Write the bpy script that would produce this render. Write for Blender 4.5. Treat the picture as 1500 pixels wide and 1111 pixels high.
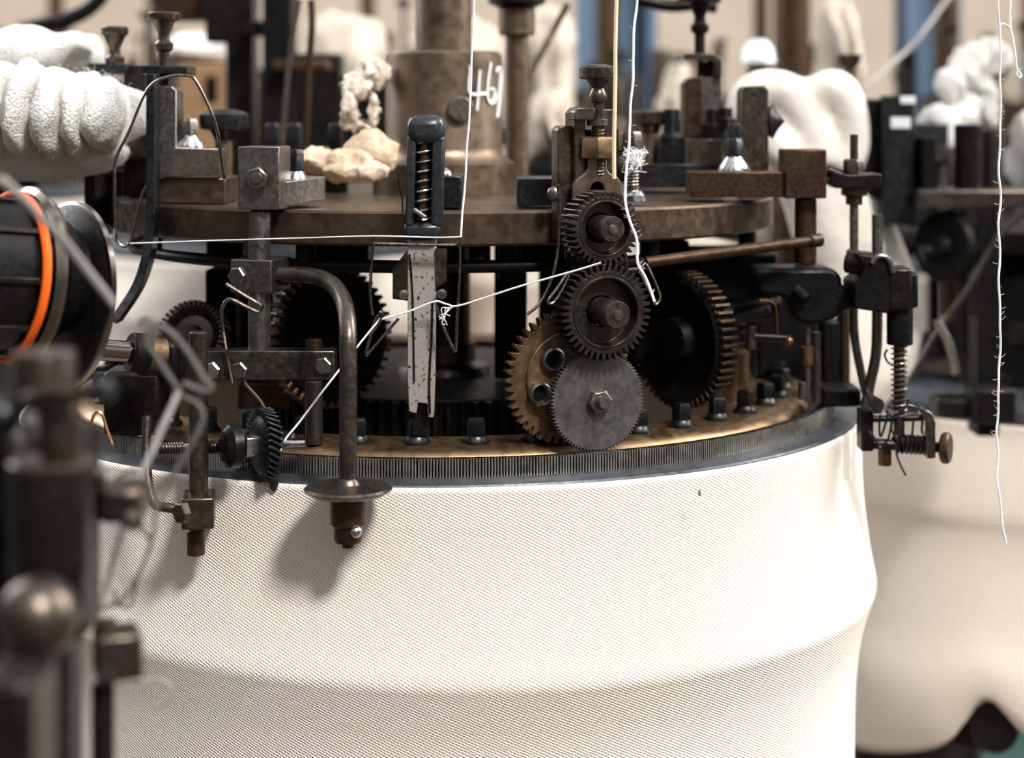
import bpy, bmesh, math, random
from mathutils import Vector, Matrix, noise

random.seed(7)
PI = math.pi
for o in list(bpy.data.objects):
    bpy.data.objects.remove(o, do_unlink=True)
SC = bpy.context.scene
COL = SC.collection

# ---------------------------------------------------------------- camera
F = 2500.0            # focal length in pixels of the 1500 wide frame
EYE = 1.35            # camera height
HZ = 172.0            # horizon row
CX, CY = -0.048, 1.20  # axis of the knitting machine
cam_d = bpy.data.cameras.new('camera')
cam = bpy.data.objects.new('camera', cam_d)
COL.objects.link(cam)
cam.location = (0, 0, EYE)
cam.rotation_euler = (PI / 2, 0, 0)
cam_d.sensor_width = 36
cam_d.lens = F / 1500 * 36
cam_d.shift_y = (HZ - 555.5) / 1500
cam_d.clip_start = 0.02
cam_d.dof.use_dof = True
cam_d.dof.focus_distance = 0.945
cam_d.dof.aperture_fstop = 5.2
SC.camera = cam

# ---------------------------------------------------------------- world, sun, lamps, exposure
W = bpy.data.worlds.new('world')
SC.world = W
W.use_nodes = True
nt = W.node_tree
nt.nodes.clear()
def wn(t, **k):
    n = nt.nodes.new(t)
    for a, b in k.items():
        setattr(n, a, b)
    return n
tc = wn('ShaderNodeTexCoord'); sep = wn('ShaderNodeSeparateXYZ')
nt.links.new(tc.outputs['Generated'], sep.inputs[0])
el = wn('ShaderNodeValToRGB')
nt.links.new(sep.outputs['Z'], el.inputs[0])
e = el.color_ramp.elements
e[0].position = 0.0; e[0].color = (.14, .13, .12, 1)
e[1].position = 0.75; e[1].color = (1.15, 1.17, 1.22, 1)
m1 = e.new(0.10); m1.color = (.22, .215, .21, 1)
m2 = e.new(0.38); m2.color = (.52, .52, .53, 1)
az = wn('ShaderNodeMath', operation='ARCTAN2')
nt.links.new(sep.outputs['X'], az.inputs[0]); nt.links.new(sep.outputs['Y'], az.inputs[1])
mul = wn('ShaderNodeMath', operation='MULTIPLY'); mul.inputs[1].default_value = 9
nt.links.new(az.outputs[0], mul.inputs[0])
sn = wn('ShaderNodeMath', operation='SINE'); nt.links.new(mul.outputs[0], sn.inputs[0])  # bright and dark bands added round the sky for streaky metal reflections
mr = wn('ShaderNodeMapRange'); mr.inputs[1].default_value = -.2; mr.inputs[2].default_value = .35
mr.inputs[3].default_value = .28; mr.inputs[4].default_value = 1.45
nt.links.new(sn.outputs[0], mr.inputs[0])
sx = wn('ShaderNodeMapRange'); sx.inputs[1].default_value = -1; sx.inputs[2].default_value = 1
sx.inputs[3].default_value = .75; sx.inputs[4].default_value = 1.25
nt.links.new(sep.outputs['X'], sx.inputs[0])
mm = wn('ShaderNodeMath', operation='MULTIPLY')
nt.links.new(mr.outputs[0], mm.inputs[0]); nt.links.new(sx.outputs[0], mm.inputs[1])
mm2 = wn('ShaderNodeMath', operation='MULTIPLY'); mm2.inputs[1].default_value = 0.62
nt.links.new(mm.outputs[0], mm2.inputs[0])
bg = wn('ShaderNodeBackground'); out = wn('ShaderNodeOutputWorld')
nt.links.new(el.outputs[0], bg.inputs[0]); nt.links.new(mm2.outputs[0], bg.inputs[1])
nt.links.new(bg.outputs[0], out.inputs[0])

def lamp(name, kind, loc, target, energy, size=1.0, color=(1, 1, 1)):
    d = bpy.data.lights.new(name, kind)
    d.energy = energy; d.color = color
    if kind == 'AREA':
        d.shape = 'RECTANGLE'; d.size = size[0]; d.size_y = size[1]
    else:
        d.angle = size
    o = bpy.data.objects.new(name, d)
    COL.objects.link(o)
    o.location = loc
    o.rotation_euler = (Vector(target) - Vector(loc)).to_track_quat('-Z', 'Y').to_euler()
    return o
lamp('sun', 'SUN', (1.45, -1.55, 4.15), (0.0, 0.95, 1.15), 2.9, math.radians(9), (1, .975, .94))
lamp('window_light', 'AREA', (3.4, 1.9, 3.3), (0.1, 1.2, 1.15), 140, (1.6, 2.2), (1, .99, .97))

lamp('left_fill_light', 'AREA', (-2.6, 3.0, 2.8), (-.2, 2.9, 1.15), 70, (1.6, 2.0), (.97, .99, 1))  # unseen fill lamp added to lift the shaded fabric of the far machine

vs = SC.view_settings
vs.view_transform = 'Standard'; vs.look = 'None'; vs.gamma = 1; vs.use_curve_mapping = False
vs.exposure = 0.62

# ---------------------------------------------------------------- geometry helpers
def P(px, py, Y):
    return Vector(((px - 750) / F * Y, Y, EYE - (py - HZ) / F * Y))
def S(px, Y):
    return px / F * Y
def RF(deg, r, h):
    a = math.radians(deg)
    return Vector((CX + r * math.sin(a), CY - r * math.cos(a), EYE - h))
def on_plane(px, py, o, n):
    d = Vector(((px - 750) / F, 1, -(py - HZ) / F)); c = Vector((0, 0, EYE))
    return c + d * ((o - c).dot(n) / d.dot(n))
def on_cyl(px, py, r):
    a = (px - 750) / F
    A = a * a + 1; B = -2 * (a * CX + CY); Q = CX * CX + CY * CY - r * r
    Y = (-B - math.sqrt(max(0, B * B - 4 * A * Q))) / (2 * A)
    return P(px, py, Y)
X_, Y_, Z_ = Vector((1, 0, 0)), Vector((0, 1, 0)), Vector((0, 0, 1))
def basis(ax):
    ax = Vector(ax).normalized()
    up = Z_ if abs(ax.z) < .9 else X_
    a = up.cross(ax).normalized()
    return a, ax.cross(a).normalized(), ax
def rotz(deg):
    m = Matrix.Rotation(math.radians(deg), 3, 'Z')
    return (m @ X_, m @ Y_, Z_.copy())
def spl(pts, k=8):
    pts = [Vector(p) for p in pts]
    if len(pts) < 3:
        return pts
    q = [2 * pts[0] - pts[1]] + pts + [2 * pts[-1] - pts[-2]]
    r = []
    for i in range(1, len(q) - 2):
        for j in range(k):
            t = j / k
            r.append(.5 * (2 * q[i] + (q[i + 1] - q[i - 1]) * t + (2 * q[i - 1] - 5 * q[i] + 4 * q[i + 1] - q[i + 2]) * t * t
                           + (3 * q[i] - q[i - 1] - 3 * q[i + 1] + q[i + 2]) * t ** 3))
    r.append(pts[-1])
    return r
def PP(pts, Y=None):
    return [P(p[0], p[1], p[2] if len(p) > 2 else Y) for p in pts]

class MB:
    def __init__(s):
        s.v = []; s.f = []
    def add(s, vs_, fs):
        b = len(s.v); s.v += [Vector(v) for v in vs_]; s.f += [tuple(i + b for i in f) for f in fs]
        return s
    def box(s, c, size, ax=None):
        ax = ax or (X_, Y_, Z_); c = Vector(c)
        vs_ = [c + ax[0] * (i * size[0] / 2) + ax[1] * (j * size[1] / 2) + ax[2] * (k * size[2] / 2)
               for i in (-1, 1) for j in (-1, 1) for k in (-1, 1)]
        return s.add(vs_, [(0, 1, 3, 2), (4, 6, 7, 5), (0, 4, 5, 1), (2, 3, 7, 6), (0, 2, 6, 4), (1, 5, 7, 3)])
    def pbox(s, x0, y0, x1, y1, Y, dep, ax=None):
        """a box whose front face covers these pixels at depth Y"""
        a, b = P(x0, y0, Y), P(x1, y1, Y)
        return s.box((a + b) / 2 + Vector((0, dep / 2, 0)), (abs(b.x - a.x), dep, abs(a.z - b.z)), ax)
    def lathe(s, prof, o, ax=(0, 0, 1), n=32, rot=0.0):
        a, b, c = basis(ax); o = Vector(o); rings = []; vs_ = []; fs = []
        for r, d in prof:
            if r <= 1e-9:
                rings.append([len(vs_)]); vs_.append(o + c * d)
            else:
                rings.append(list(range(len(vs_), len(vs_) + n)))
                vs_ += [o + c * d + (a * math.cos(2 * PI * (i + rot) / n) + b * math.sin(2 * PI * (i + rot) / n)) * r for i in range(n)]
        for p, q in zip(rings, rings[1:]):
            for i in range(n):
                j = (i + 1) % n
                if len(p) == 1 and len(q) == 1:
                    continue
                if len(p) == 1:
                    fs.append((p[0], q[i], q[j]))
                elif len(q) == 1:
                    fs.append((p[i], q[0], p[j]))
                else:
                    fs.append((p[i], q[i], q[j], p[j]))
        return s.add(vs_, fs)
    def cyl(s, p0, p1, r, r1=None, n=24):
        p0, p1 = Vector(p0), Vector(p1); L = (p1 - p0).length; r1 = r if r1 is None else r1
        ch = min(r, r1, L) * .08
        return s.lathe([(0, 0), (r - ch, 0), (r, ch), (r1, L - ch), (r1 - ch, L), (0, L)], p0, p1 - p0, n)
    def ring(s, prof, o, ax=(0, 0, 1), n=64):
        return s.lathe(prof + [prof[0]], o, ax, n)
    def ball(s, o, r, sc=(1, 1, 1), n=20, ax=(0, 0, 1)):
        m = n // 2
        b = len(s.v); o = Vector(o)
        s.lathe([(r * math.sin(PI * i / m) if 0 < i < m else 0, -r * math.cos(PI * i / m)) for i in range(m + 1)], (0, 0, 0), ax, n)
        for i in range(b, len(s.v)):
            v = s.v[i]; s.v[i] = Vector((v.x * sc[0], v.y * sc[1], v.z * sc[2])) + o
        return s
    def tube(s, pts, r, n=8, closed=False, flat=1.0):
        pts = [Vector(p) for p in pts]; N = len(pts)
        rr = r if isinstance(r, (list, tuple)) else [r] * N
        vs_ = []; fs = []; prev = None
        for i, p in enumerate(pts):
            if closed:
                t = pts[(i + 1) % N] - pts[i - 1]
            else:
                t = pts[min(i + 1, N - 1)] - pts[max(i - 1, 0)]
            t.normalize()
            if prev is None:
                a = basis(t)[0]
            else:
                a = prev - t * prev.dot(t)
                a = a.normalized() if a.length > 1e-6 else basis(t)[0]
            prev = a; b = t.cross(a)
            vs_ += [p + (a * math.cos(2 * PI * k / n) + b * math.sin(2 * PI * k / n) * flat) * rr[i] for k in range(n)]
        for i in range(N if closed else N - 1):
            j = (i + 1) % N
            for k in range(n):
                l = (k + 1) % n
                fs.append((i * n + k, i * n + l, j * n + l, j * n + k))
        if not closed:
            fs.append(tuple(range(n - 1, -1, -1))); fs.append(tuple((N - 1) * n + k for k in range(n)))
        return s.add(vs_, fs)
    def spring(s, p0, p1, R, r, turns, n=6):
        p0, p1 = Vector(p0), Vector(p1); a, b, c = basis(p1 - p0); N = int(turns * 16)
        return s.tube([p0 + (p1 - p0) * (i / N) + (a * math.cos(2 * PI * i / 16) + b * math.sin(2 * PI * i / 16)) * R for i in range(N + 1)], r, n)
    def prism(s, pts, dep):
        """outline given as points of one plane, extruded by the vector dep"""
        pts = [Vector(p) for p in pts]; n = len(pts); dep = Vector(dep)
        return s.add(pts + [p + dep for p in pts], [tuple(range(n)), tuple(range(2 * n - 1, n - 1, -1))] +
                     [(i, n + i, n + (i + 1) % n, (i + 1) % n) for i in range(n)])
    def gear(s, o, ax, ro, rr, d0, d1, n, ri, tip=.42, root=.62):
        a, b, c = basis(ax); o = Vector(o); ol = []; il = []
        for i in range(n):
            for fr, r in ((-root / 2, rr), (-tip / 2 * .7, ro), (tip / 2 * .7, ro), (root / 2, rr)):
                t = 2 * PI * (i + fr) / n
                dv = a * math.cos(t) + b * math.sin(t)
                ol.append(dv * r); il.append(dv * ri)
        m = len(ol)
        vs_ = [o + p + c * d for d in (d0, d1) for p in ol] + [o + p + c * d for d in (d0, d1) for p in il]
        fs = []
        for i in range(m):
            j = (i + 1) % m
            fs += [(i, j, m + j, m + i), (2 * m + i, 3 * m + i, 3 * m + j, 2 * m + j),
                   (i, 2 * m + i, 2 * m + j, j), (m + i, m + j, 3 * m + j, 3 * m + i)]
        return s.add(vs_, fs)
    def hexa(s, o, ax, r, h, n=6, rot=.25):
        return s.lathe([(0, 0), (r, 0), (r, h * .82), (r * .86, h), (0, h)], o, ax, n, rot)

ORG = {}
def mesh_of(mb, mat, name, org, smooth=38):
    me = bpy.data.meshes.new(name)
    me.from_pydata([tuple(v - org) for v in mb.v], [], mb.f)
    bm = bmesh.new(); bm.from_mesh(me)
    bmesh.ops.recalc_face_normals(bm, faces=bm.faces)
    bm.to_mesh(me); bm.free()
    for p in me.polygons:
        p.use_smooth = True
    me.set_sharp_from_angle(angle=math.radians(smooth))
    me.materials.append(mat)
    return me
def thing(name, label, cat, loc, group=None):
    o = bpy.data.objects.new(name, None); COL.objects.link(o)
    o.empty_display_size = .01
    o.location = loc; o['label'] = label; o['category'] = cat
    if group:
        o['group'] = group
    ORG[o.name] = Vector(loc)
    return o
def part(name, mb, mat, parent, bevel=0.0, label=None, kind=None, smooth=38):
    org = ORG[parent.name]
    o = bpy.data.objects.new(name, mesh_of(mb, mat, name, org, smooth)); COL.objects.link(o)
    o.parent = parent; ORG[o.name] = org
    if bevel:
        b = o.modifiers.new('bevel', 'BEVEL'); b.width = bevel; b.segments = 2; b.limit_method = 'ANGLE'; b.angle_limit = math.radians(42)
    if label:
        o['label'] = label
    if kind:
        o['kind'] = kind
    return o
def solo(name, mb, mat, label=None, cat=None, group=None, kind=None, bevel=0.0, smooth=38):
    n = len(mb.v); zs = min(v.z for v in mb.v)
    org = Vector((sum(v.x for v in mb.v) / n, sum(v.y for v in mb.v) / n, zs))
    o = bpy.data.objects.new(name, mesh_of(mb, mat, name, org, smooth)); COL.objects.link(o)
    o.location = org; ORG[o.name] = org
    if label:
        o['label'] = label; o['category'] = cat
    if group:
        o['group'] = group
    if kind:
        o['kind'] = kind
    if bevel:
        b = o.modifiers.new('bevel', 'BEVEL'); b.width = bevel; b.segments = 2; b.limit_method = 'ANGLE'; b.angle_limit = math.radians(42)
    return o
def copy_tree(o, parent=None):
    c = o.copy(); COL.objects.link(c); c.parent = parent
    for ch in list(o.children):
        copy_tree(ch, c)
    return c
def rough_up(mb, amp, freq, seed=0):
    for i, v in enumerate(mb.v):
        q = v * freq + Vector((seed, seed * 1.7, 0))
        mb.v[i] = v + Vector((noise.noise(q), noise.noise(q + Vector((31, 5, 9))), noise.noise(q + Vector((7, 77, 3))))) * amp
    return mb

# ---------------------------------------------------------------- materials
def new_mat(name):
    m = bpy.data.materials.new(name); m.use_nodes = True
    return m, m.node_tree, m.node_tree.nodes['Principled BSDF']
def metal(name, c1, c2, rough=.38, met=.9, scale=90, bump=.12, rough2=None, spec=.5):
    m, t, b = new_mat(name)
    co = t.nodes.new('ShaderNodeTexCoord'); nz = t.nodes.new('ShaderNodeTexNoise')
    nz.inputs['Scale'].default_value = scale; nz.inputs['Detail'].default_value = 6; nz.inputs['Roughness'].default_value = .65
    t.links.new(co.outputs['Object'], nz.inputs['Vector'])
    cr = t.nodes.new('ShaderNodeValToRGB'); t.links.new(nz.outputs['Fac'], cr.inputs[0])
    cr.color_ramp.elements[0].position = .28; cr.color_ramp.elements[0].color = (*c1, 1)
    cr.color_ramp.elements[1].position = .74; cr.color_ramp.elements[1].color = (*c2, 1)
    t.links.new(cr.outputs[0], b.inputs['Base Color'])
    b.inputs['Metallic'].default_value = met
    n2 = t.nodes.new('ShaderNodeTexNoise'); n2.inputs['Scale'].default_value = scale * 4; n2.inputs['Detail'].default_value = 4
    t.links.new(co.outputs['Object'], n2.inputs['Vector'])
    mp = t.nodes.new('ShaderNodeMapRange'); mp.inputs[1].default_value = .3; mp.inputs[2].default_value = .7
    mp.inputs[3].default_value = rough - .08; mp.inputs[4].default_value = (rough2 or rough + .14)
    t.links.new(n2.outputs['Fac'], mp.inputs[0]); t.links.new(mp.outputs[0], b.inputs['Roughness'])
    bp = t.nodes.new('ShaderNodeBump'); bp.inputs['Strength'].default_value = bump; bp.inputs['Distance'].default_value = .0006
    t.links.new(n2.outputs['Fac'], bp.inputs['Height']); t.links.new(bp.outputs[0], b.inputs['Normal'])
    b.inputs['Specular IOR Level'].default_value = spec
    return m
def matte(name, c1, c2, rough=.85, scale=60, bump=.2, dist=.001, sheen=0):
    m = metal(name, c1, c2, rough, 0, scale, bump)
    b = m.node_tree.nodes['Principled BSDF']
    b.inputs['Specular IOR Level'].default_value = .2
    b.inputs['Sheen Weight'].default_value = sheen
    for n in m.node_tree.nodes:
        if n.type == 'BUMP':
            n.inputs['Distance'].default_value = dist
    return m
M = dict(
    iron=metal('worn_iron', (.066, .051, .040), (.150, .122, .100), .32),
    steel=metal('grey_steel', (.135, .118, .103), (.255, .228, .203), .31),
    dark=metal('oiled_dark_iron', (.012, .010, .009), (.035, .029, .025), .34, .75, spec=.35),
    black=metal('blackened_iron', (.005, .0045, .004), (.014, .012, .011), .42, .5, spec=.25),
    blue=metal('blued_steel', (.024, .0245, .026), (.060, .062, .066), .34),
    brown=metal('rusty_brown_iron', (.048, .029, .018), (.115, .070, .043), .42),
    plate=metal('brown_bronze_plate', (.095, .063, .042), (.175, .122, .084), .36, scale=35),
    column=metal('aged_bronze', (.125, .089, .061), (.225, .165, .117), .40, scale=30),
    brass=metal('worn_brass', (.19, .118, .062), (.36, .235, .13), .34, scale=45),
    gearbrass=metal('dull_brass', (.15, .092, .048), (.27, .175, .095), .40, scale=60),
    silver=metal('dull_grey_iron', (.105, .094, .087), (.175, .160, .150), .46, .85, scale=50),
    chrome=metal('bright_steel', (.50, .49, .475), (.62, .61, .59), .20, 1, bump=.04),
    copper=metal('copper_wire', (.55, .30, .14), (.85, .52, .28), .28, 1, bump=.03),
    wire=metal('brown_steel_wire', (.16, .125, .10), (.30, .25, .21), .25, 1, bump=.05),
    needle=metal('needle_steel', (.36, .335, .30), (.56, .53, .48), .28, .85, scale=40),
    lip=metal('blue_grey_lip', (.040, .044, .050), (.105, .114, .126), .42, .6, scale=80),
    bolt=metal('black_bolt_iron', (.020, .0195, .019), (.058, .057, .057), .36),
    polish=metal('polished_brown_steel', (.24, .20, .165), (.30, .255, .215), .16, 1, scale=6, bump=.0),
    bgcloth=matte('dingy_cloth', (.36, .30, .24), (.60, .53, .45), .9, 22, .4, .003),
    rubber=metal('black_lacquer', (.012, .013, .015), (.028, .030, .034), .30, .0, bump=.1),
    navy=matte('blue_painted_iron', (.085, .125, .19), (.115, .165, .24), .6, 8, .05),
    yarn=matte('white_yarn', (.80, .79, .77), (.90, .89, .87), .9, 900, .5, .0004),
    yarn2=matte('cream_cord', (.80, .58, .36), (.88, .68, .45), .85, 700, .3, .0004),
    greyyarn=matte('grey_yarn', (.22, .205, .19), (.38, .36, .34), .9, 600, .4, .0004),
    orange=matte('orange_cord', (.85, .10, .008), (.95, .16, .015), .6, 900, .3, .0004),
    fluff=matte('white_cotton', (.80, .76, .71), (.90, .87, .83), .95, 160, .9, .004, .2),
    cloth=matte('cream_cloth', (.72, .65, .57), (.84, .79, .72), .9, 26, .4, .003, .1),
    rag=matte('waxy_rag', (.60, .51, .42), (.76, .68, .59), .55, 90, .8, .003),
    ragy=matte('oil_stained_rag', (.40, .25, .12), (.74, .64, .53), .55, 45, .8, .003),
    chalk=matte('white_chalk', (.80, .82, .85), (.90, .92, .94), .95, 400, .4, .0005),
    card=matte('brown_card', (.24, .14, .07), (.33, .20, .11), .8, 20, .2),
    pot=metal('tarry_pot', (.010, .006, .004), (.045, .022, .012), .42, .2, scale=18),
    wall=matte('cream_wall', (.42, .335, .265), (.52, .43, .35), .9, 3, .1),
    floor=matte('teal_floor', (.022, .050, .047), (.032, .064, .060), .6, 6, .1),
    gearnut=metal('dark_brown_gear_iron', (.045, .034, .026), (.095, .074, .059), .36),
    bulb=metal('white_enamel', (.70, .72, .75), (.80, .82, .84), .2, 0, bump=.02),
)
# pale paint, worn to black specks
def specked():
    m, t, b = new_mat('specked_pale_paint')
    co = t.nodes.new('ShaderNodeTexCoord'); nz = t.nodes.new('ShaderNodeTexNoise')
    nz.inputs['Scale'].default_value = 420; nz.inputs['Detail'].default_value = 3
    t.links.new(co.outputs['Object'], nz.inputs['Vector'])
    cr = t.nodes.new('ShaderNodeValToRGB'); t.links.new(nz.outputs['Fac'], cr.inputs[0])
    cr.color_ramp.elements[0].position = .34; cr.color_ramp.elements[0].color = (.02, .018, .016, 1)
    cr.color_ramp.elements[1].position = .42; cr.color_ramp.elements[1].color = (.34, .31, .275, 1)
    t.links.new(cr.outputs[0], b.inputs['Base Color'])
    b.inputs['Roughness'].default_value = .5; b.inputs['Metallic'].default_value = .25
    return m
M['speck'] = specked()
# the far part of the floor is painted teal
t = M['floor'].node_tree; b = t.nodes['Principled BSDF']
co = t.nodes.new('ShaderNodeTexCoord'); sp = t.nodes.new('ShaderNodeSeparateXYZ'); t.links.new(co.outputs['Object'], sp.inputs[0])
gt = t.nodes.new('ShaderNodeMath'); gt.operation = 'GREATER_THAN'; gt.inputs[1].default_value = .2
t.links.new(sp.outputs['Y'], gt.inputs[0])
mx = t.nodes.new('ShaderNodeMix'); mx.data_type = 'RGBA'
src = b.inputs['Base Color'].links[0].from_socket
t.links.new(gt.outputs[0], mx.inputs['Factor']); mx.inputs[6].default_value = (.050, .042, .034, 1); t.links.new(src, mx.inputs[7])
t.links.new(mx.outputs[2], b.inputs['Base Color'])
# knitted stockinette: rows of stitches along the UVs (one unit = one stitch)
def knit():
    m, t, b = new_mat('cream_knit')
    uv = t.nodes.new('ShaderNodeUVMap'); sp = t.nodes.new('ShaderNodeSeparateXYZ')
    t.links.new(uv.outputs[0], sp.inputs[0])
    def mth(op, a, bb=None):
        n = t.nodes.new('ShaderNodeMath'); n.operation = op
        for i, x in enumerate((a, bb)):
            if x is None:
                continue
            if isinstance(x, (int, float)):
                n.inputs[i].default_value = x
            else:
                t.links.new(x, n.inputs[i])
        return n.outputs[0]
    co = t.nodes.new('ShaderNodeTexCoord'); nz = t.nodes.new('ShaderNodeTexNoise')
    nz.inputs['Scale'].default_value = 260; nz.inputs['Detail'].default_value = 3
    t.links.new(co.outputs['Object'], nz.inputs['Vector'])
    jit = mth('MULTIPLY', nz.outputs['Fac'], 4.2)
    u, v = sp.outputs['X'], sp.outputs['Y']
    d1 = mth('SINE', mth('ADD', mth('MULTIPLY', mth('ADD', u, mth('MULTIPLY', v, .30)), 2 * PI), jit))
    d2 = mth('SINE', mth('ADD', mth('MULTIPLY', mth('ADD', v, mth('MULTIPLY', u, .52)), 2 * PI), jit))
    h = mth('ADD', mth('MULTIPLY', d1, .42), mth('MULTIPLY', d2, .68))
    n2 = t.nodes.new('ShaderNodeTexNoise'); n2.inputs['Scale'].default_value = 14; n2.inputs['Detail'].default_value = 3
    t.links.new(co.outputs['Object'], n2.inputs['Vector'])
    hh = mth('ADD', h, mth('MULTIPLY', mth('SUBTRACT', nz.outputs['Fac'], .5), 1.1))
    cr = t.nodes.new('ShaderNodeValToRGB')
    mp = t.nodes.new('ShaderNodeMapRange'); mp.inputs[1].default_value = -1.2; mp.inputs[2].default_value = 1.0
    t.links.new(hh, mp.inputs[0]); t.links.new(mp.outputs[0], cr.inputs[0])
    el = cr.color_ramp.elements
    el[0].position = .05; el[0].color = (.61, .515, .425, 1)
    el[1].position = .62; el[1].color = (.85, .775, .69, 1)
    t.links.new(cr.outputs[0], b.inputs['Base Color'])
    bp = t.nodes.new('ShaderNodeBump'); bp.inputs['Strength'].default_value = .4; bp.inputs['Distance'].default_value = .0007
    t.links.new(hh, bp.inputs['Height']); t.links.new(bp.outputs[0], b.inputs['Normal'])
    b.inputs['Roughness'].default_value = .92; b.inputs['Specular IOR Level'].default_value = .15
    b.inputs['Sheen Weight'].default_value = .1
    return m
M['knit'] = knit()
# ---------------------------------------------------------------- the room
def wallbox(name, lo, hi, mat):
    mb = MB().box((Vector(lo) + Vector(hi)) / 2, Vector(hi) - Vector(lo))
    return solo(name, mb, mat, kind='structure')
wallbox('floor', (-6, -1.5, -.1), (6, 7.1, 0), M['floor'])
wallbox('wall_back', (-6, 7.0, 0), (6, 7.1, 4.2), M['wall'])
AX = Vector((CX, CY, EYE))
def hl(prof):
    return [(r, -h) for r, h in prof]

# ---------------------------------------------------------------- knitted tube
def knit_tube(name, prof, cx, cy, n, pitch, label, ridge=0.0, wob=0.0, seed=0, hemf=None, mat='knit', group=None):
    vs_ = []; fs = []; uvs = []
    pr = spl([Vector((r, h, 0)) for r, h in prof], 5)
    L = 0; last = None
    for k, q in enumerate(pr):
        if last is not None:
            L += (q - last).length
        last = q
        fz = k / (len(pr) - 1)
        for i in range(n + 1):
            a = 2 * PI * i / n + PI
            w = wob * fz * (noise.noise(Vector((math.cos(a) * 2.2, math.sin(a) * 2.2, q.y * 3 + seed))))
            r = q.x * (1 + w)
            h = q.y + ridge * math.sin(a) * max(0, 1 - abs(q.y - .30) * 9)
            if hemf:
                h += fz ** 4 * hemf(math.degrees(math.atan2(math.sin(a), math.cos(a))))
            vs_.append((cx + r * math.sin(a), cy - r * math.cos(a), EYE - h))
            uvs.append((a * .285 / pitch, -L / pitch))
    m = n + 1
    for k in range(len(pr) - 1):
        for i in range(n):
            fs.append((k * m + i, k * m + i + 1, (k + 1) * m + i + 1, (k + 1) * m + i))
    zs = min(v[2] for v in vs_); org = Vector((cx, cy, zs))
    me = bpy.data.meshes.new(name)
    me.from_pydata([tuple(Vector(v) - org) for v in vs_], [], fs)
    ul = me.uv_layers.new(name='UVMap')
    for lp in me.loops:
        ul.data[lp.index].uv = uvs[lp.vertex_index]
    for p in me.polygons:
        p.use_smooth = True
        ids = [me.loops[l].vertex_index for l in p.loop_indices]
    me.materials.append(M[mat])
    o = bpy.data.objects.new(name, me); COL.objects.link(o); o.location = org
    sd = o.modifiers.new('thickness', 'SOLIDIFY'); sd.thickness = .0018; sd.offset = -1
    o['label'] = label; o['category'] = 'fabric'
    if group:
        o['group'] = group
    return o
knit_tube('knitted_fabric_tube', [(.2862, .1985), (.2862, .215), (.2866, .235), (.2885, .258), (.2922, .283), (.2952, .297), (.2957, .303),
          (.2940, .309), (.2905, .321), (.2868, .336), (.2840, .355), (.2822, .38), (.2815, .42), (.281, .50), (.280, .65), (.276, .85), (.27, 1.0)],
          CX, CY, 220, .00172, 'wide cream knitted fabric tube hanging from the nearest needle ring, ridged all round', ridge=.010, wob=.0025)

# ---------------------------------------------------------------- needle cylinder
NC = thing('needle_cylinder', 'round brass needle ring with upright needles above the nearest cream fabric tube', 'needle ring', (CX, CY, EYE - .2005))
part('brass_ring', MB().ring(hl([(.214, .1845), (.243, .1845), (.2500, .1862), (.2535, .1895), (.2545, .1945), (.2545, .205), (.214, .205)]), AX, n=128), M['brass'], NC)
part('needle_bed', MB().ring(hl([(.2630, .1868), (.2678, .1868), (.2680, .1995), (.2630, .1995)]), AX, n=160), M['black'], NC)
part('gap_floor', MB().ring(hl([(.2546, .1955), (.2629, .1955), (.2629, .199), (.2546, .199)]), AX, n=96), M['lip'], NC)
part('sinker_lip', MB().ring(hl([(.2692, .1972), (.2735, .1958), (.2800, .1966), (.2852, .1976), (.2858, .1988), (.2692, .2015)]), AX, n=160), M['lip'], NC)
bm_ = MB().lathe([(0, 0), (.0078, 0), (.0080, .0012), (.0066, .0020), (.0056, .0042), (0, .0042)], (0, 0, 0), Z_, 20)
bm_.lathe([(0, .0042), (.0055, .0042), (.0058, .0050), (.0058, .0120), (.0047, .0138), (0, .0138)], (0, 0, 0), Z_, 4, .5)
first = None
for k in range(44):
    th = -1.4 + k * 360 / 44
    pos = RF(th, .2345, .1845)
    if first is None:
        ORG['tmp'] = Vector((0, 0, 0))
        me = mesh_of(bm_, M['bolt'], 'bolt', Vector((0, 0, 0)))
    o = bpy.data.objects.new('bolt', me); COL.objects.link(o); o.parent = NC
    o.location = pos - ORG[NC.name]; o.rotation_euler = (0, 0, math.radians(th + random.uniform(-35, 35)))
    first = o
NN = 1020
def needle(mb, deg):
    a = math.radians(deg); u = Vector((math.sin(a), -math.cos(a), 0)); t = Vector((math.cos(a), math.sin(a), 0))
    ln = random.uniform(-.0003, .0003); tw = random.uniform(-.00012, .00012)
    c = AX + u * .2702 + Vector((0, 0, -.1916 + ln)) + t * tw
    return mb.box(c, (.0020, .00076, .0108), (u, t, Z_))
for k in range(100):
    deg = (k - 50) * 360 / NN - 2.0
    part('needle', needle(MB(), deg), M['needle'], NC)
mb = MB()
for k in range(100, NN):
    needle(mb, (k - 50) * 360 / NN - 2.0)
part('needles', mb, M['needle'], NC, kind='stuff')

# wide spur gear in the middle of the ring
DG = thing('drive_gear', 'wide black spur gear lying flat inside the brass needle ring', 'gear', (CX, CY, EYE - .215))
mb = MB().gear(AX, Z_, .132, .1255, -.213, -.1793, 96, .030)
tw_ = part('toothed_wheel', mb, M['dark'], DG)
part('backlit_face', MB().ring(hl([(.031, .1784), (.1245, .1784), (.1252, .1792), (.031, .1792)]), AX, n=96), M['lip'], tw_)  # paler disc: backlight on the gear's top put into its colour
part('hub', MB().ring(hl([(.0195, .1735), (.031, .1735), (.033, .1800), (.033, .213), (.0195, .213)]), AX, n=48), M['steel'], DG)

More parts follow.
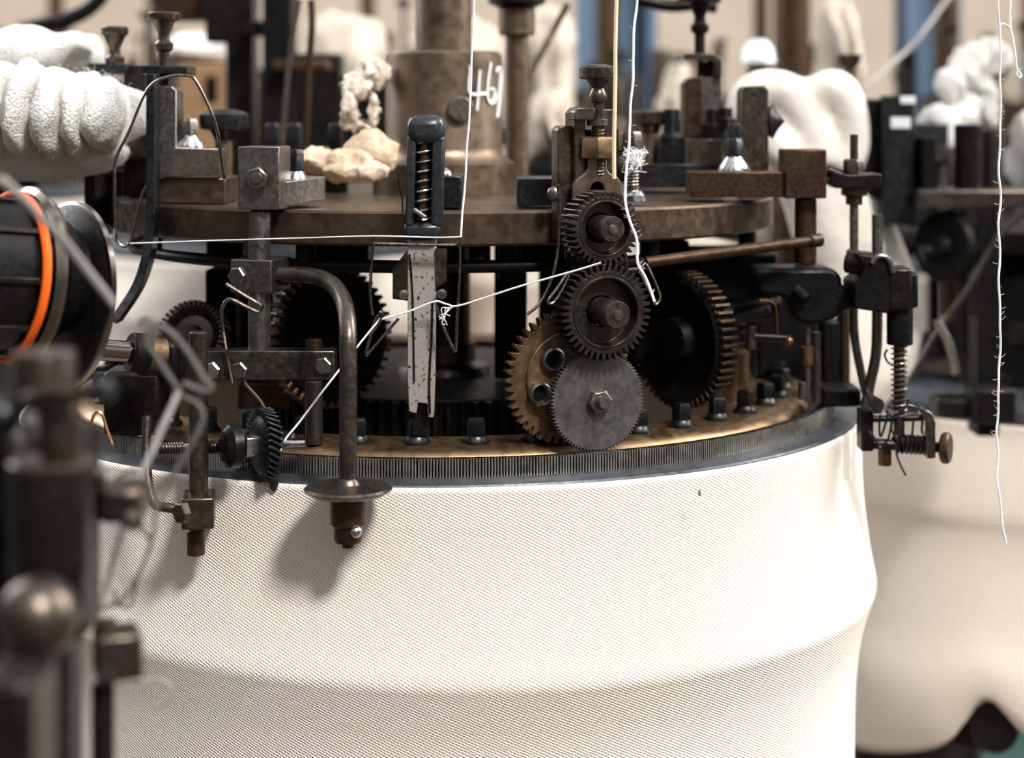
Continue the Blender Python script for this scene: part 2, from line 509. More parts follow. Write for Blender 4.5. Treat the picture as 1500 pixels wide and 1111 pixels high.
# ---------------------------------------------------------------- machine head: plate, column, post
MH = thing('machine_head', 'round bronze top plate on the central column marked with chalk figures', 'machine', (CX, CY, EYE - .18))
part('top_plate', MB().lathe(hl([(0, .0535), (.2275, .0535), (.229, .0550), (.229, .0722), (.2275, .0737), (0, .0737)]), AX, n=160), M['plate'], MH)
part('flange', MB().lathe(hl([(0, .0305), (.048, .0305), (.0497, .0320), (.0497, .0533), (0, .0533)]), AX, n=64), M['column'], MH)
column_ = part('column', MB().lathe(hl([(0, -.0460), (.0385, -.0460), (.0405, -.0440), (.0410, -.038), (.0410, .0215), (.0420, .0255), (.0450, .0290), (.0465, .0303), (0, .0303)]), AX, n=64), M['column'], MH)
part('shaft', MB().lathe(hl([(0, -.30), (.0198, -.30), (.0198, -.0462), (0, -.0462)]), AX, n=48), M['column'], MH)
p = on_cyl(673, 160, .041); ax = (p - AX); ax.z = 0; ax.normalize()
part('set_screw', MB().lathe([(0, -.004), (.0088, -.004), (.0088, .0035), (.0076, .0048), (0, .0048)], p, ax, 28), M['steel'], column_)
strokes = [[(688, 96), (688.5, 104), (687, 120), (687, 134), (692, 138), (700, 138), (712, 137)], [(703, 103), (701.5, 120), (700, 145), (698.5, 162)],
           [(719, 92), (717, 105), (714.5, 124), (714, 140), (716, 148), (720, 150), (724, 145), (724, 136), (721, 131), (717, 132)],
           [(727.5, 106), (729, 100), (731.5, 100), (732.5, 108), (731.5, 130), (730, 152), (728, 172)]]
mb = MB()
for st in strokes:
    q = [on_cyl(a, b, .0412) for a, b in st]
    mb.tube(spl(q, 5), .0017, 8, flat=.5)
part('chalk_number', mb, M['chalk'], column_, label='white chalk figures on the column')
part('post', MB().lathe(hl([(0, .0738), (.0187, .0738), (.0187, .205), (0, .205)]), AX, n=48), M['brown'], MH)
part('collar', MB().lathe(hl([(.0188, .158), (.0225, .158), (.0225, .1705), (.0188, .1705)]), AX, n=48), M['column'], MH)
# hanging sockets under the plate
for px, w, y1, m in ((702, 17, 396, 'black'), (747, 17, 408, 'dark'), (330, 28, 378, 'black'), (880, 22, 420, 'black')):
    Yd = 1.09
    a = P(px, y1, Yd); mb = MB().cyl((a.x, Yd, EYE - .0738), a, S(w, Yd), n=24)
    part('socket', mb, M[m], MH)

SPN = thing('spindle', 'thin bronze spindle with a dark collar standing behind the chalk marked column', 'spindle', P(757, 278, 1.30))
b0 = P(757, 278, 1.30); b0.z = EYE - .0535
part('rod', MB().cyl(b0, P(757, -60, 1.30), S(17, 1.30), n=28), M['column'], SPN)
part('collar', MB().cyl(P(757, 52, 1.30), P(757, 12, 1.30), S(27, 1.30), n=28), M['column'], SPN)
part('cap', MB().lathe([(0, 0), (S(27, 1.3), 0), (S(42, 1.3), S(7, 1.3)), (S(42, 1.3), S(24, 1.3)), (0, S(24, 1.3))], P(757, 12, 1.30), Z_, 28), M['dark'], SPN)

# ---------------------------------------------------------------- small hardware builders
def dome_nut(px, yb, Y, s, mat, hexmat, parent, name='dome_nut', base_h=20, hex_h=25, hexr=13, domer=22, tall=True):
    """domed washer under a small hexagon nut; pixel sizes"""
    o = P(px, yb, Y); k = Y / F * s
    dm = part(name, MB().lathe([(0, 0), (domer * k, 0), (domer * k, 3 * k), (domer * .82 * k, 11 * k), (domer * .55 * k, (base_h - 2) * k), (domer * .5 * k, base_h * k), (0, base_h * k)], o, Z_, 28), M[mat], parent)
    part('nut', MB().lathe([(0, 0), (hexr * k, 0), (hexr * k, hex_h * .8 * k), (hexr * .75 * k, hex_h * k), (0, hex_h * k)], o + Z_ * base_h * k, Z_, 6, .25), M[hexmat], dm)
def thumb_screw(px, yt, yb, Y, parent, mat='steel', rh=24, name='thumb_screw', rs=8):
    k = Y / F; o = P(px, yb, Y); H = (yb - yt) * k
    pr = [(0, 0), (rs * k, 0), (rs * k, H - 58 * k), (13 * k, H - 55 * k), (14 * k, H - 46 * k), (9 * k, H - 41 * k), (8 * k, H - 32 * k), (16 * k, H - 14 * k), (rh * .95 * k, H - 12 * k),
          (rh * k, H - 10 * k), (rh * k, H - 2 * k), (rh * .9 * k, H), (0, H)]
    return part(name, MB().lathe(pr, o, Z_, 30), M[mat], parent)
def hexbolt(px, py, Y, r, h, parent, ax=(0, -1, 0), mat='steel', name='bolt', rot=.25):
    return part(name, MB().hexa(P(px, py, Y), ax, S(r, Y), S(h, Y), rot=rot), M[mat], parent)

# ---------------------------------------------------------------- angle bracket on the left of the plate
Yb = 1.045
AB = thing('angle_bracket', 'grey steel angle bracket with a tall thumb screw, left on the round plate', 'bracket', P(280, 299, Yb))
part('base_block', MB().pbox(233, 261, 330, 298.5, Yb + .004, .05), M['plate'], AB, .0008)
ol = [(229, 132), (233, 126), (252, 126), (258, 133), (258, 216), (322, 218), (322, 258), (232, 260), (229, 256)]
part('angle_plate', MB().prism([P(a, b, Yb) for a, b in ol], (0, .024, 0)), M['steel'], AB, .0006)
cp = MB().pbox(203, 96, 274, 108, Yb - .004, .03); cp.pbox(234, 108, 247, 128, Yb + .006, .012)
part('clamp_plate', cp, M['blue'], AB, .0006)
thumb_screw(240, 18, 96, Yb + .01, AB, 'iron', 24)
dome_nut(278, 218, Yb + .012, 1.0, 'chrome', 'steel', AB, hex_h=24)
path = spl(PP([(220, 108, 1.028), (220, 200, 1.028), (220, 300, 1.028), (218, 345, 1.027), (211, 385, 1.025), (196, 425, 1.022), (165, 472, 1.015)]), 6)
pts0, pts1 = [], []
mb = MB(); vs_ = []; N = len(path)
for i, q in enumerate(path):
    t = (path[min(i + 1, N - 1)] - path[max(i - 1, 0)]).normalized(); nrm = Vector((t.z, 0, -t.x)).normalized()
    w = .0026 if nrm.x > 0 else -.0026
    for a, d in ((-1, 0), (1, 0), (1, .017), (-1, .017)):
        vs_.append(q + nrm * w * a + Vector((0, d, 0)))
fs = []
for i in range(N - 1):
    for k in range(4):
        l = (k + 1) % 4
        fs.append((i * 4 + k, i * 4 + l, i * 4 + 4 + l, i * 4 + 4 + k))
fs += [(3, 2, 1, 0), tuple((N - 1) * 4 + k for k in range(4))]
part('curved_strip', MB().add(vs_, fs), M['blue'], AB, .0005)
gw = spl(PP([(329, 262, 1.02), (324, 235, 1.015), (318, 190, 1.01), (303, 150, 1.005), (286, 118, 1.0), (276, 111, 1.0), (250, 112, 1.0), (226, 121, 1.0), (210, 142, 1.0), (190, 190, 1.0), (170, 232, 1.0), (168, 262, 1.0), (170, 340, 1.0), (174, 356, 1.0),
             (184, 361, 1.0), (192, 352, 1.0), (198, 325, 1.0), (207, 290, 1.0), (214, 272, 1.0)]), 6)
part('guide_wire', MB().tube(gw, S(2.3, 1.0), 8), M['wire'], AB)

KN = thing('mushroom_knob', 'dark mushroom shaped knob standing behind the left angle bracket', 'knob', P(328, 275, 1.13))
k = 1.13 / F; o = P(328, 280, 1.13)
part('stem', MB().cyl(o, P(328, 205, 1.13), 13 * k, n=20), M['column'], KN)
part('cap', MB().lathe([(0, 72 * k), (12 * k, 72 * k), (20 * k, 88 * k), (34 * k, 91 * k), (36 * k, 97 * k), (36 * k, 112 * k), (30 * k, 116 * k), (14 * k, 120 * k), (0, 121 * k)], o, Z_, 32), M['blue'], KN)

TB = thing('slotted_bracket', 'dark upright bracket with a smaller thumb screw beside the white cotton bundle', 'bracket', P(170, 300, 1.12))
part('side_plate', MB().pbox(123, 240, 139, 350, 1.12, .05), M['dark'], TB, .0006)
part('side_plate', MB().pbox(181, 96, 214, 289, 1.13, .04), M['dark'], TB, .0006)
part('back_plate', MB().pbox(140, 250, 181, 287, 1.165, .006), M['iron'], TB)
part('top_bar', MB().pbox(128, 93, 186, 108, 1.12, .03), M['blue'], TB, .0006)
thumb_screw(168, 39, 96, 1.13, TB, 'iron', 20, rs=7)
part('round_boss', MB().lathe([(0, 0), (.020, 0), (.020, .006), (.012, .014), (0, .016)], P(196, 190, 1.13), (-.3, -1, 0), 28), M['steel'], TB)

# ---------------------------------------------------------------- rod stand with bent arm and presser wheel
Yc_ = 0.985
RS = thing('presser_stand', 'steel rod stand whose bent arm carries a flat wheel against the fabric', 'stand', P(415, 655, .97))
axb = rotz(-6)
a, b = P(348, 215, .970), P(415, 308, .970)
cb_ = part('clamp_block', MB().box((a + b) / 2 + Vector((0, .016, 0)), (b.x - a.x - .002, .028, a.z - b.z), axb), M['steel'], RS, .0007)
mb = MB().prism([P(410, 307, .982), P(413, 303, .985), P(476, 293, 1.02), P(476, 293, 1.02) + Vector((-.02, .03, 0)), P(410, 303, .985) + Vector((0, .03, 0))], (0, 0, .014))
part('foot', mb, M['steel'], RS, .0005)
dome_nut(433, 277, 1.012, 1.0, 'chrome', 'blue', RS, base_h=26, hex_h=32, domer=23)
hexbolt(377, 261, .969, 17, 9, cb_, (-.1, -1, 0), 'steel')
part('bolt_end', MB().lathe([(0, 0), (S(9, .97), 0), (S(8, .97), S(4, .97)), (0, S(5, .97))], P(376, 261, .9656), (-.1, -1, 0), 20), M['column'], cb_)
part('rod', MB().cyl(P(380, 309, .982), P(380, 516, .982), S(16.5, .982), n=28), M['steel'], RS)
axc = rotz(-16)
a, b = P(342, 381, .975), P(412, 430, .975)
kb_ = part('collar_block', MB().box((a + b) / 2 + Vector((0, .014, 0)), (.0255, .028, a.z - b.z), axc), M['steel'], RS, .0007)
hexbolt(350, 404, .969, 14, 10, kb_, (-.35, -1, 0), 'steel', rot=.1)
part('side_nut', MB().hexa(P(408, 405, .975), (1, -.25, 0), S(13, .97), S(18, .97)), M['dark'], kb_)
arm = spl(PP([(412, 402, .974), (440, 403, .966), (468, 407, .952), (490, 420, .93), (504, 445, .908), (509.5, 480, .894), (510, 520, .889), (510, 600, .888), (510, 716, .888)]), 8)
part('bent_arm', MB().tube(arm, .0046, 16), M['iron'], RS)
k = .888 / F; o = P(510, 742, .888)
pw_ = part('presser_wheel', MB().lathe([(0, 8 * k), (12 * k, 8 * k), (50 * k, 16 * k), (64 * k, 24 * k), (65 * k, 26 * k), (62 * k, 29 * k), (14 * k, 33 * k), (0, 33 * k)], o, Z_, 64), M['iron'], RS)
part('weld', rough_up(MB().lathe([(0, 30 * k), (19 * k, 30 * k), (16 * k, 38 * k), (13 * k, 41 * k), (0, 41 * k)], o, Z_, 24), .0006, 900), M['iron'], pw_)
part('hub', MB().lathe([(0, -60 * k), (9 * k, -60 * k), (10 * k, -54 * k), (19 * k, -52 * k), (21 * k, -48 * k), (21 * k, -30 * k), (26 * k, -26 * k), (27 * k, 9 * k), (0, 9 * k)], o, Z_, 32), M['brown'], pw_)
part('set_screw', MB().ball(P(521, 779, .881), S(9.5, .88), n=18), M['chrome'], pw_)
ln = P(285, 538, .965); rn = P(490, 534, .965)
xb_ = part('cross_bar', MB().box((ln + rn) / 2 + Vector((0, .008, 0)), ((rn - ln).length, .015, S(43, .965)), None), M['iron'], RS, .0007)
for px, py, m in ((312, 543, 'chrome'), (352, 543, 'steel'), (475, 536, 'steel')):
    hexbolt(px, py, .965, 13.5, 8, xb_, (-.25, -1, 0), m)
part('leg', MB().cyl(P(460, 558, .964), P(460, 650, .964), S(13, .964), n=24), M['iron'], RS)
part('rod_end', MB().cyl(P(460, 515, .972), P(460, 497, .972), S(12, .97), n=24), M['brown'], RS)
part('hook_wire', MB().tube(spl(PP([(331, 416, .953), (355, 431, .953), (380, 446, .953), (383, 452, .953), (378, 457, .953), (360, 449, .953), (339, 439, .953), (330, 443, .953), (325, 458, .955), (327, 480, .957), (333, 520, .962), (341, 562, .960)]), 6), S(3, .955), 8), M['wire'], RS)
part('feeder_wire', MB().tube(spl(PP([(358, 558, .958), (362, 566, .952), (380, 586, .945), (394, 610, .938), (402, 635, .932), (408, 660, .928), (404, 695, .924)]), 6), S(2.4, .94), 8), M['wire'], RS)
part('feeder_eye', MB().ball(P(401, 700, .922), S(8, .92), (1, .5, 2.6), 16), M['iron'], RS)

# ---------------------------------------------------------------- toothed sinker wheel and its post
SW = thing('sinker_wheel_stand', 'dark post holding the small toothed wheel against the needles at lower left', 'stand', P(290, 812, .925))
part('post', MB().cyl(P(291, 486, .925), P(291, 735, .925), S(14, .925), n=28), M['iron'], SW)
a, b = P(262, 730, .912), P(309, 776, .912)
sc_ = part('clamp', MB().box((a + b) / 2 + Vector((0, .011, 0)), (b.x - a.x, .024, a.z - b.z), rotz(8)), M['iron'], SW, .001)
hexbolt(271, 751, .907, 17, 12, sc_, (-.75, -.7, 0), 'iron', rot=.1)
part('peg', MB().cyl(P(287, 776, .925), P(287, 813, .925), S(13, .925), n=24), M['brown'], SW)
part('shaft', MB().cyl(P(222, 657, .932), P(447, 650, .926), S(6, .93), n=16), M['chrome'], SW)
part('thread', MB().spring(P(232, 657, .932), P(272, 656, .931), S(7.5, .93), S(2, .93), 10), M['iron'], SW)
part('thread', MB().spring(P(304, 655, .93), P(322, 655, .93), S(8, .93), S(2, .93), 5), M['dark'], SW)
ax = Vector((-.86, -.5, .03)).normalized(); o = P(384, 652, .926); R = .0195
mb = MB().lathe([(0, .004), (.010, .004), (.013, .003), (.0165, .0015), (.0165, -.004), (0, -.005)], o, ax, 40)
wb_ = part('wheel_body', mb, M['dark'], SW)
a_, b_, c_ = basis(ax); 
for i in range(34):
    t = 2 * PI * i / 34; dv = a_ * math.cos(t) + b_ * math.sin(t); tv = -a_ * math.sin(t) + b_ * math.cos(t)
    sk = (c_ * .85 + tv * .5).normalized()
    part('tooth', MB().box(o + dv * .0178 - c_ * .001, (.0042, .0013, .0085), (dv, sk.cross(dv).normalized(), sk)), M['blue'], wb_, .0003)
part('hub_nut', MB().box(o + c_ * .007, (.008, .010, .010), (c_, a_, b_)), M['chrome'], SW, .0006)
part('hub', MB().lathe([(0, 0), (.012, 0), (.0115, .005), (.008, .008), (0, .008)], o + c_ * .008 + Vector((-.006, 0, 0)), ax, 28), M['dark'], SW)
part('bent_rod', MB().tube(spl(PP([(216, 610, .93), (214, 660, .925), (217, 705, .92), (226, 738, .915), (245, 744, .912), (262, 746, .912)]), 6), S(7, .92), 10), M['iron'], SW)

# ---------------------------------------------------------------- spring plunger on the pale speckled bar
PB = thing('plunger_bar', 'pale speckled upright bar topped by a black spring plunger handle in front of the plate', 'bar', P(617, 640, .955))
Yp = .955
ol = [(597, 352), (639, 352), (637, 560), (635, 612), (627, 612), (626, 592), (612, 590), (610, 606), (599, 604), (597, 560)]
part('striker_bar', MB().prism([P(a, b, Yp) for a, b in ol], (0, .010, 0)), M['speck'], PB, .0005)
part('slot_inlay', MB().tube(spl(PP([(600, 372), (604, 420), (606, 500), (607, 560)], Yp - .0008), 4), S(1.3, .95), 6), M['black'], PB)  # dark inlays standing in for shaded slots in the bar
part('slot_inlay', MB().tube(spl(PP([(634, 440), (632, 500), (629, 560), (630, 606)], Yp - .0008), 4), S(1.6, .95), 6), M['dark'], PB)
part('stem', MB().pbox(603, 600, 629, 640, Yp + .006, .008), M['dark'], PB, .0008)
def tilt(px, y):
    return px + (300 - y) * .024
rail = lambda x0, x1, y0, y1, Y: [P(tilt(x0, y0), y0, Y), P(tilt(x1, y0), y0, Y), P(tilt(x1, y1), y1, Y), P(tilt(x0, y1), y1, Y)]
hd_ = part('handle', MB().prism(rail(604, 634, 190, 335, .960), (0, .006, 0)), M['black'], PB)
part('handle_side', MB().prism(rail(594, 607, 200, 332, .948), (0, .016, 0)), M['rubber'], hd_, .0012)
part('handle_side', MB().prism(rail(631, 649, 200, 332, .948), (0, .016, 0)), M['rubber'], hd_, .0016)

a = P(tilt(622, 190), 190, .957)
part('handle_cap', MB().box(a, (S(55, .957), .022, S(42, .957)), (Vector((1, 0, .024)).normalized(), Y_, Vector((-.024, 0, 1)).normalized())), M['rubber'], hd_, .0052)
a = P(tilt(620, 337), 337, .957)
part('handle_foot', MB().box(a, (S(54, .957), .018, S(24, .957)), None), M['rubber'], hd_, .003)
s0, s1 = P(tilt(619, 322), 322, .953), P(tilt(619, 208), 208, .953)
part('plunger_rod', MB().cyl(s0, s1, S(8.5, .95), n=18), M['brown'], hd_)
part('spring', MB().spring(s0, s1, S(12.5, .95), S(1.7, .95), 8), M['chrome'], hd_)
part('spring_end', MB().cyl(P(607, 307, .946), P(624, 319, .944), S(3.5, .95), n=12), M['chrome'], hd_)
part('wing', MB().prism([P(575, 394, .957), P(597, 366, .953), P(597, 441, .953), P(575, 438, .957)], (0, .0018, 0)), M['iron'], PB)
part('wing', MB().prism([P(638, 364, .953), P(655, 365, .957), P(654, 413, .957), P(640, 420, .953)], (0, .0018, 0)), M['iron'], PB)
for px, py in ((591, 432), (647, 431)):
    part('screw', MB().lathe([(0, 0), (S(8, .95), 0), (S(7, .95), S(4, .95)), (0, S(6, .95))], P(px, py, .953), (0.3, -1, 0), 18), M['steel'], PB)
wr = S(2.3, .945)
part('thread_guide', MB().tube(spl(PP([(546, 338), (547, 352), (545, 376), (543, 410), (543, 440), (546, 462)], .945), 5), wr, 8), M['wire'], PB)
part('thread_guide', MB().tube(spl(PP([(548, 357), (600, 358), (655, 359), (668, 358), (674, 350)], .945), 5), wr, 8), M['wire'], PB)
part('thread_guide', MB().tube(spl(PP([(675, 342), (674, 370), (673, 410), (671, 450), (669, 490), (668, 516)], .945), 5), wr, 8), M['wire'], PB)
part('thread_guide', MB().tube(spl(PP([(557, 458), (549, 470), (541, 500), (536, 521), (543, 514), (560, 494), (584, 467)], .945), 5), wr, 8), M['wire'], PB)
part('thread_guide', MB().tube(spl(PP([(556, 456), (560, 462), (552, 478), (541, 492)], .944), 5), wr, 8), M['wire'], PB)
part('thread_guide', MB().tube(spl(PP([(639, 448), (650, 480), (659, 500), (667, 516)], .945), 5), wr, 8), M['wire'], PB)
slb_ = part('slide_block', MB().pbox(641, 258, 676, 305, .985, .05), M['blue'], PB, .0008)
part('dome', MB().ball(P(648, 258, .992), S(15, .99), (1, 1, .9)), M['chrome'], slb_)
part('hair_wire', MB().tube(spl(PP([(583, 255), (585, 272), (589, 292), (590, 312)], .95), 4), S(1.2, .95), 6), M['dark'], PB)
# ---------------------------------------------------------------- gear train on its slide
TH = 22.0
ug = Vector((math.sin(math.radians(TH)), -math.cos(math.radians(TH)), 0)); tg = Vector((math.cos(math.radians(TH)), math.sin(math.radians(TH)), 0))
C0 = Vector((CX, CY, EYE))
def G(px, py, u):
    return on_plane(px, py, C0 + ug * u, ug)
GT = thing('gear_train', 'upright slide carrying two meshing dark gears above a flat grey gear and a brass gear', 'gear assembly', G(876, 660, .250))
UB = .2445
def gpr(pts, u, d):
    return MB().prism([G(a, b, u) for a, b in pts], ug * -d)
part('back_slide', gpr([(842, 345), (842, 165), (848, 158), (858, 156), (858, 345)], UB, .014), M['iron'], GT, .0006)
part('back_slide', gpr([(888, 345), (888, 160), (900, 160), (904, 168), (904, 345)], UB, .014), M['iron'], GT, .0006)
part('yoke', gpr([(842, 176), (842, 164), (847, 158), (872, 158), (872, 172), (868, 176)], UB + .008, .010), M['iron'], GT, .0005)
part('backing', gpr([(840, 190), (905, 190), (905, 420), (838, 420)], UB - .0118, .0015), M['black'], GT)
part('slide_plate', gpr([(841, 345), (841, 270), (846, 262), (858, 254), (862, 247), (862, 231), (889, 231), (889, 247), (893, 254), (905, 260), (910, 268), (911, 345), (885, 345), (886, 278), (882, 269), (875, 266), (868, 269), (864, 278), (865, 345)], UB + .004, .0035), M['column'], GT, .0004)
part('lower_arm', gpr([(838, 345), (915, 345), (925, 420), (915, 600), (850, 600), (838, 420)], UB - .002, .010), M['dark'], GT, .0008)
a = G(875, 216, UB + .001)
part('brass_nut', MB().hexa(a - Z_ * S(16, .96), Z_, S(28, .96), S(32, .96), rot=.0), M['brass'], GT, .0004)
part('washer', MB().cyl(a + Z_ * S(32, .96), a + Z_ * S(42, .96), S(16, .96), n=24), M['steel'], GT)
k = .962 / F; o = G(876, 256, UB + .001)
part('adjusting_screw', MB().lathe([(0, 0), (9 * k, 0), (9 * k, 106 * k), (12 * k, 108 * k), (14 * k, 117 * k), (11 * k, 124 * k), (9 * k, 128 * k), (16 * k, 140 * k), (18 * k, 141 * k), (26 * k, 142 * k), (28 * k, 144 * k),
     (28 * k, 158 * k), (24 * k, 161 * k), (10 * k, 164 * k), (0, 164 * k)], o, Z_, 32), M['iron'], GT)
part('screw_thread', MB().spring(o, o + Z_ * 80 * k, 9 * k, 1.5 * k, 16), M['iron'], GT)
part('side_block', MB().prism([G(817, 352, .240), G(817, 190, .240), G(822, 184, .240), G(842, 184, .240), G(842, 352, .240)], ug * -.0095), M['iron'], GT, .0008)
part('arm_bar', MB().pbox(757, 262, 816, 301, 1.0, .05, None), M['blue'], GT, .0006)
part('screw', MB().ball(G(812, 284, .243), S(11, .97), (1, .6, 1)), M['steel'], GT)
part('hair_wire', MB().tube(spl([G(*q, .262) for q in ((817, 270), (820, 300), (819, 340), (815, 380), (806, 415), (790, 445), (772, 461))], 6), S(2.4, .95), 8), M['wire'], GT)
part('guide_loop', MB().tube(spl([G(*q, .268) for q in ((833, 398), (828, 405), (815, 424), (803, 440), (806, 445), (814, 440), (826, 420), (834, 402))], 6), S(2.2, .95), 8, closed=False), M['wire'], GT)
part('guide_loop', MB().tube(spl([G(*q, .275) for q in ((936, 400), (942, 388), (948, 390), (962, 420), (967, 437), (960, 446), (955, 436), (940, 405), (936, 392))], 6), S(2.2, .95), 8), M['wire'], GT)
def spur(px, py, u0, u1, ro, rr, n, mat, rim, dish, hubr, hub_u, tipmat, ph=0):
    o = G(px, py, u1) - ug * u1
    g = MB().gear(o, ug, ro, rr, u0, u1, n, rim, .40, .70)
    g.lathe([(rim, u0), (rim, u1 - dish * .3), (rim * .93, u1 - dish), (hubr * 1.15, u1 - dish), (hubr * 1.15, u0), (rim, u0)], o, ug, 48)
    g.lathe([(rim * 1.05, u1 - .001), (rim * 1.05, u1 + .0006), (rim * .98, u1 + .0006), (rim * .98, u1 - .002)], o, ug, 48)
    w = part('gear', g, M[mat], GT, .0002)
    h = MB().lathe([(0, u0 - .004), (hubr, u0 - .004), (hubr, hub_u - .0008), (hubr * .92, hub_u), (0, hub_u)], o, ug, 32)
    part('hub', h, M[tipmat], w)
    part('pin', MB().lathe([(0, hub_u), (hubr * .38, hub_u), (hubr * .36, hub_u + .001), (0, hub_u + .0014)], o, ug, 18), M['steel'], w)
    return w, o
spur(887, 335, .256, .272, .0212, .0178, 36, 'gearnut', .0150, .008, .0074, .2815, 'iron')
spur(889, 458, .257, .273, .0270, .0228, 42, 'gearnut', .0192, .008, .0078, .2870, 'iron')
o = G(876, 588, .2615) - ug * .2615
fg = part('gear', MB().gear(o, ug, .0287, .0272, .2565, .2615, 84, .0035, .3, .6), M['silver'], GT, .00015, label='flat grey fine-toothed gear')
part('nut', MB().hexa(o + ug * .2615, ug, .0072, .0050, rot=.1), M['steel'], fg, .0003)
part('pin', MB().lathe([(0, .250), (.0037, .250), (.0037, .2695), (.003, .2705), (0, .2705)], o, ug, 24), M['steel'], fg)
o = G(833, 553, .2480) - ug * .2480
bgw = part('gear', MB().gear(o, ug, .0382, .0342, .2425, .2480, 46, .004, .34, .72), M['gearbrass'], GT, .0002, label='brass coarse-toothed gear')
part('raised_disc', MB().lathe([(.004, .2480), (.0262, .2480), (.0262, .2492), (.0256, .2497), (.004, .2497)], o, ug, 64), M['gearbrass'], bgw)
for px, py in ((808, 526), (789, 577)):
    q = G(px, py, .2497)
    part('bush', MB().lathe([(.0040, 0), (.0065, 0), (.0068, .004), (.0058, .0052), (.0048, .004), (.0040, 0)], q, ug, 24), M['steel'], bgw)
    part('bore', MB().lathe([(0, .0004), (.0045, .0004), (.0045, .0010), (0, .0010)], q, ug, 20), M['black'], bgw)

# threaded stud with lint on the plate
TS = thing('threaded_stud', 'thin threaded stud with a hexagon head and lint standing right of the gear slide', 'stud', P(926, 294, 1.03))
part('stud', MB().cyl(P(926, 293, 1.03), P(926, 215, 1.03), S(8, 1.03), n=18), M['steel'], TS)
part('stud_thread', MB().spring(P(926, 285, 1.03), P(926, 225, 1.03), S(8.5, 1.03), S(1.8, 1.03), 13), M['steel'], TS)
part('head', MB().hexa(P(923, 220, 1.03), Z_, S(18, 1.03), S(28, 1.03)), M['iron'], TS, .0004)
part('base_nut', MB().lathe([(0, 0), (S(17, 1.03), 0), (S(16, 1.03), S(9, 1.03)), (S(10, 1.03), S(15, 1.03)), (0, S(16, 1.03))], P(930, 295, 1.03), Z_, 24), M['chrome'], TS)
mb = MB()
for i in range(26):
    q = P(930 + random.uniform(-8, 8), 232 + random.uniform(-10, 14), 1.018)
    mb.tube(spl([q + Vector([random.uniform(-.006, .006) for _ in range(3)]) for _ in range(4)], 4), .00022, 4)
solo('lint', mb, M['yarn'], 'small tuft of white lint caught on the thin threaded stud', 'lint', kind='stuff')

# ---------------------------------------------------------------- bevel gears and dark works under the plate
def bevel(name, o, ax, R, n, mat, label, sh, rimmat=None):
    ax = Vector(ax).normalized(); a_, b_, c_ = basis(ax)
    t = thing(name, label, 'gear', o - Z_ * R)
    cn = part('cone', MB().lathe([(0, -.014), (R * .55, -.016), (R * .90, -.010), (R * .93, 0), (R * .86, .002), (R * .62, -.003), (R * .35, -.002), (R * .30, .006), (0, .006)], o, ax, 56), M[mat], t)
    for i in range(n):
        f = 2 * PI * i / n; dv = a_ * math.cos(f) + b_ * math.sin(f); sk = (c_ * .9 - dv * -.3).normalized()
        part('tooth', MB().box(o + dv * R * .955 - c_ * .005, (.0048, .0022, .0125), (dv, c_.cross(dv), c_)), M[rimmat or mat], cn, .0005)
    part('shaft', MB().cyl(o - c_ * .014, o - c_ * sh, .0085, n=24), M['dark'], t)
    return t
bevel('angled_gear', P(488, 494, 1.075), (.66, -.80, .05), .0445, 46, 'black', 'black angled gear with brass teeth under the plate behind the bent arm', .08, 'gearbrass')
bevel('angled_gear', P(992, 498, 1.07), (-.80, -.60, 0), .0430, 52, 'black', 'large black angled gear with brown teeth right of the lower dark gear', .055, 'brown')
bevel('angled_gear', P(280, 492, 1.08), (-.2, -1, .3), .0215, 40, 'iron', 'small grey toothed gear under the left edge of the plate', .03, 'iron')
YR = thing('yarn_rail', 'thin black ring rail running around under the bronze plate', 'rail', (CX, CY, EYE - .09))
part('rail', MB().tube([RF(360 * i / 120, .213, .0865) for i in range(120)], .0038, 12, closed=True), M['black'], YR)
for d in (-58, -20, 38, 75, 120, 180, 240):
    part('hanger', MB().cyl(RF(d, .213, .0738), RF(d, .213, .0850), .006, n=16), M['black'], YR)
TR = thing('brown_rod', 'slim brown rod sloping out under the right side of the bronze plate', 'rod', P(1080, 372, 1.02))
part('rod', MB().cyl(P(945, 385, 1.0), P(1198, 352, 1.05), S(8, 1.03), n=18), M['brown'], TR)
part('ferrule', MB().cyl(P(1186, 353.5, 1.047), P(1202, 351.5, 1.051), S(10, 1.04), n=18), M['iron'], TR)

def castings(name, label, loc, rows):
    t = thing(name, label, 'casting', loc)
    for x0, y0, x1, y1, Y, d, m in rows:
        part('casting', MB().pbox(x0, y0, x1, y1, Y, d), M[m], t, .002)
    return t
castings('left_housing', 'black casting under the plate behind the vertical rod on the left', P(350, 560, 1.14),
         ((300, 395, 345, 520, 1.11, .05, 'black'), (345, 385, 400, 556, 1.16, .05, 'black'), (440, 356, 540, 392, 1.16, .04, 'black')))
castings('upright_casting', 'pair of black upright castings between the central post and the brass gear', P(780, 556, 1.13),
         ((724, 360, 772, 556, 1.13, .05, 'black'), (790, 395, 840, 554, 1.16, .04, 'black'), (745, 345, 830, 396, 1.15, .02, 'black')))
castings('right_housing', 'black housing under the right half of the plate behind the large angled gear', P(1080, 552, 1.17),
         ((955, 352, 1010, 440, 1.16, .08, 'black'), (1020, 372, 1140, 440, 1.13, .08, 'black'), (1035, 430, 1110, 552, 1.17, .06, 'dark'), (1110, 440, 1200, 552, 1.20, .04, 'black'), (900, 400, 960, 552, 1.20, .04, 'black')))
castings('right_upright', 'dark upright strip beside the cloth bundle right of the ring', P(1225, 572, 1.14), ((1205, 470, 1232, 572, 1.14, .02, 'black'), (1232, 440, 1246, 572, 1.14, .02, 'brown')))
FR = thing('valve_fitting', 'small dark fitting with a bent brass strap and copper tip above the ring bolts', 'fitting', P(1110, 560, 1.06))
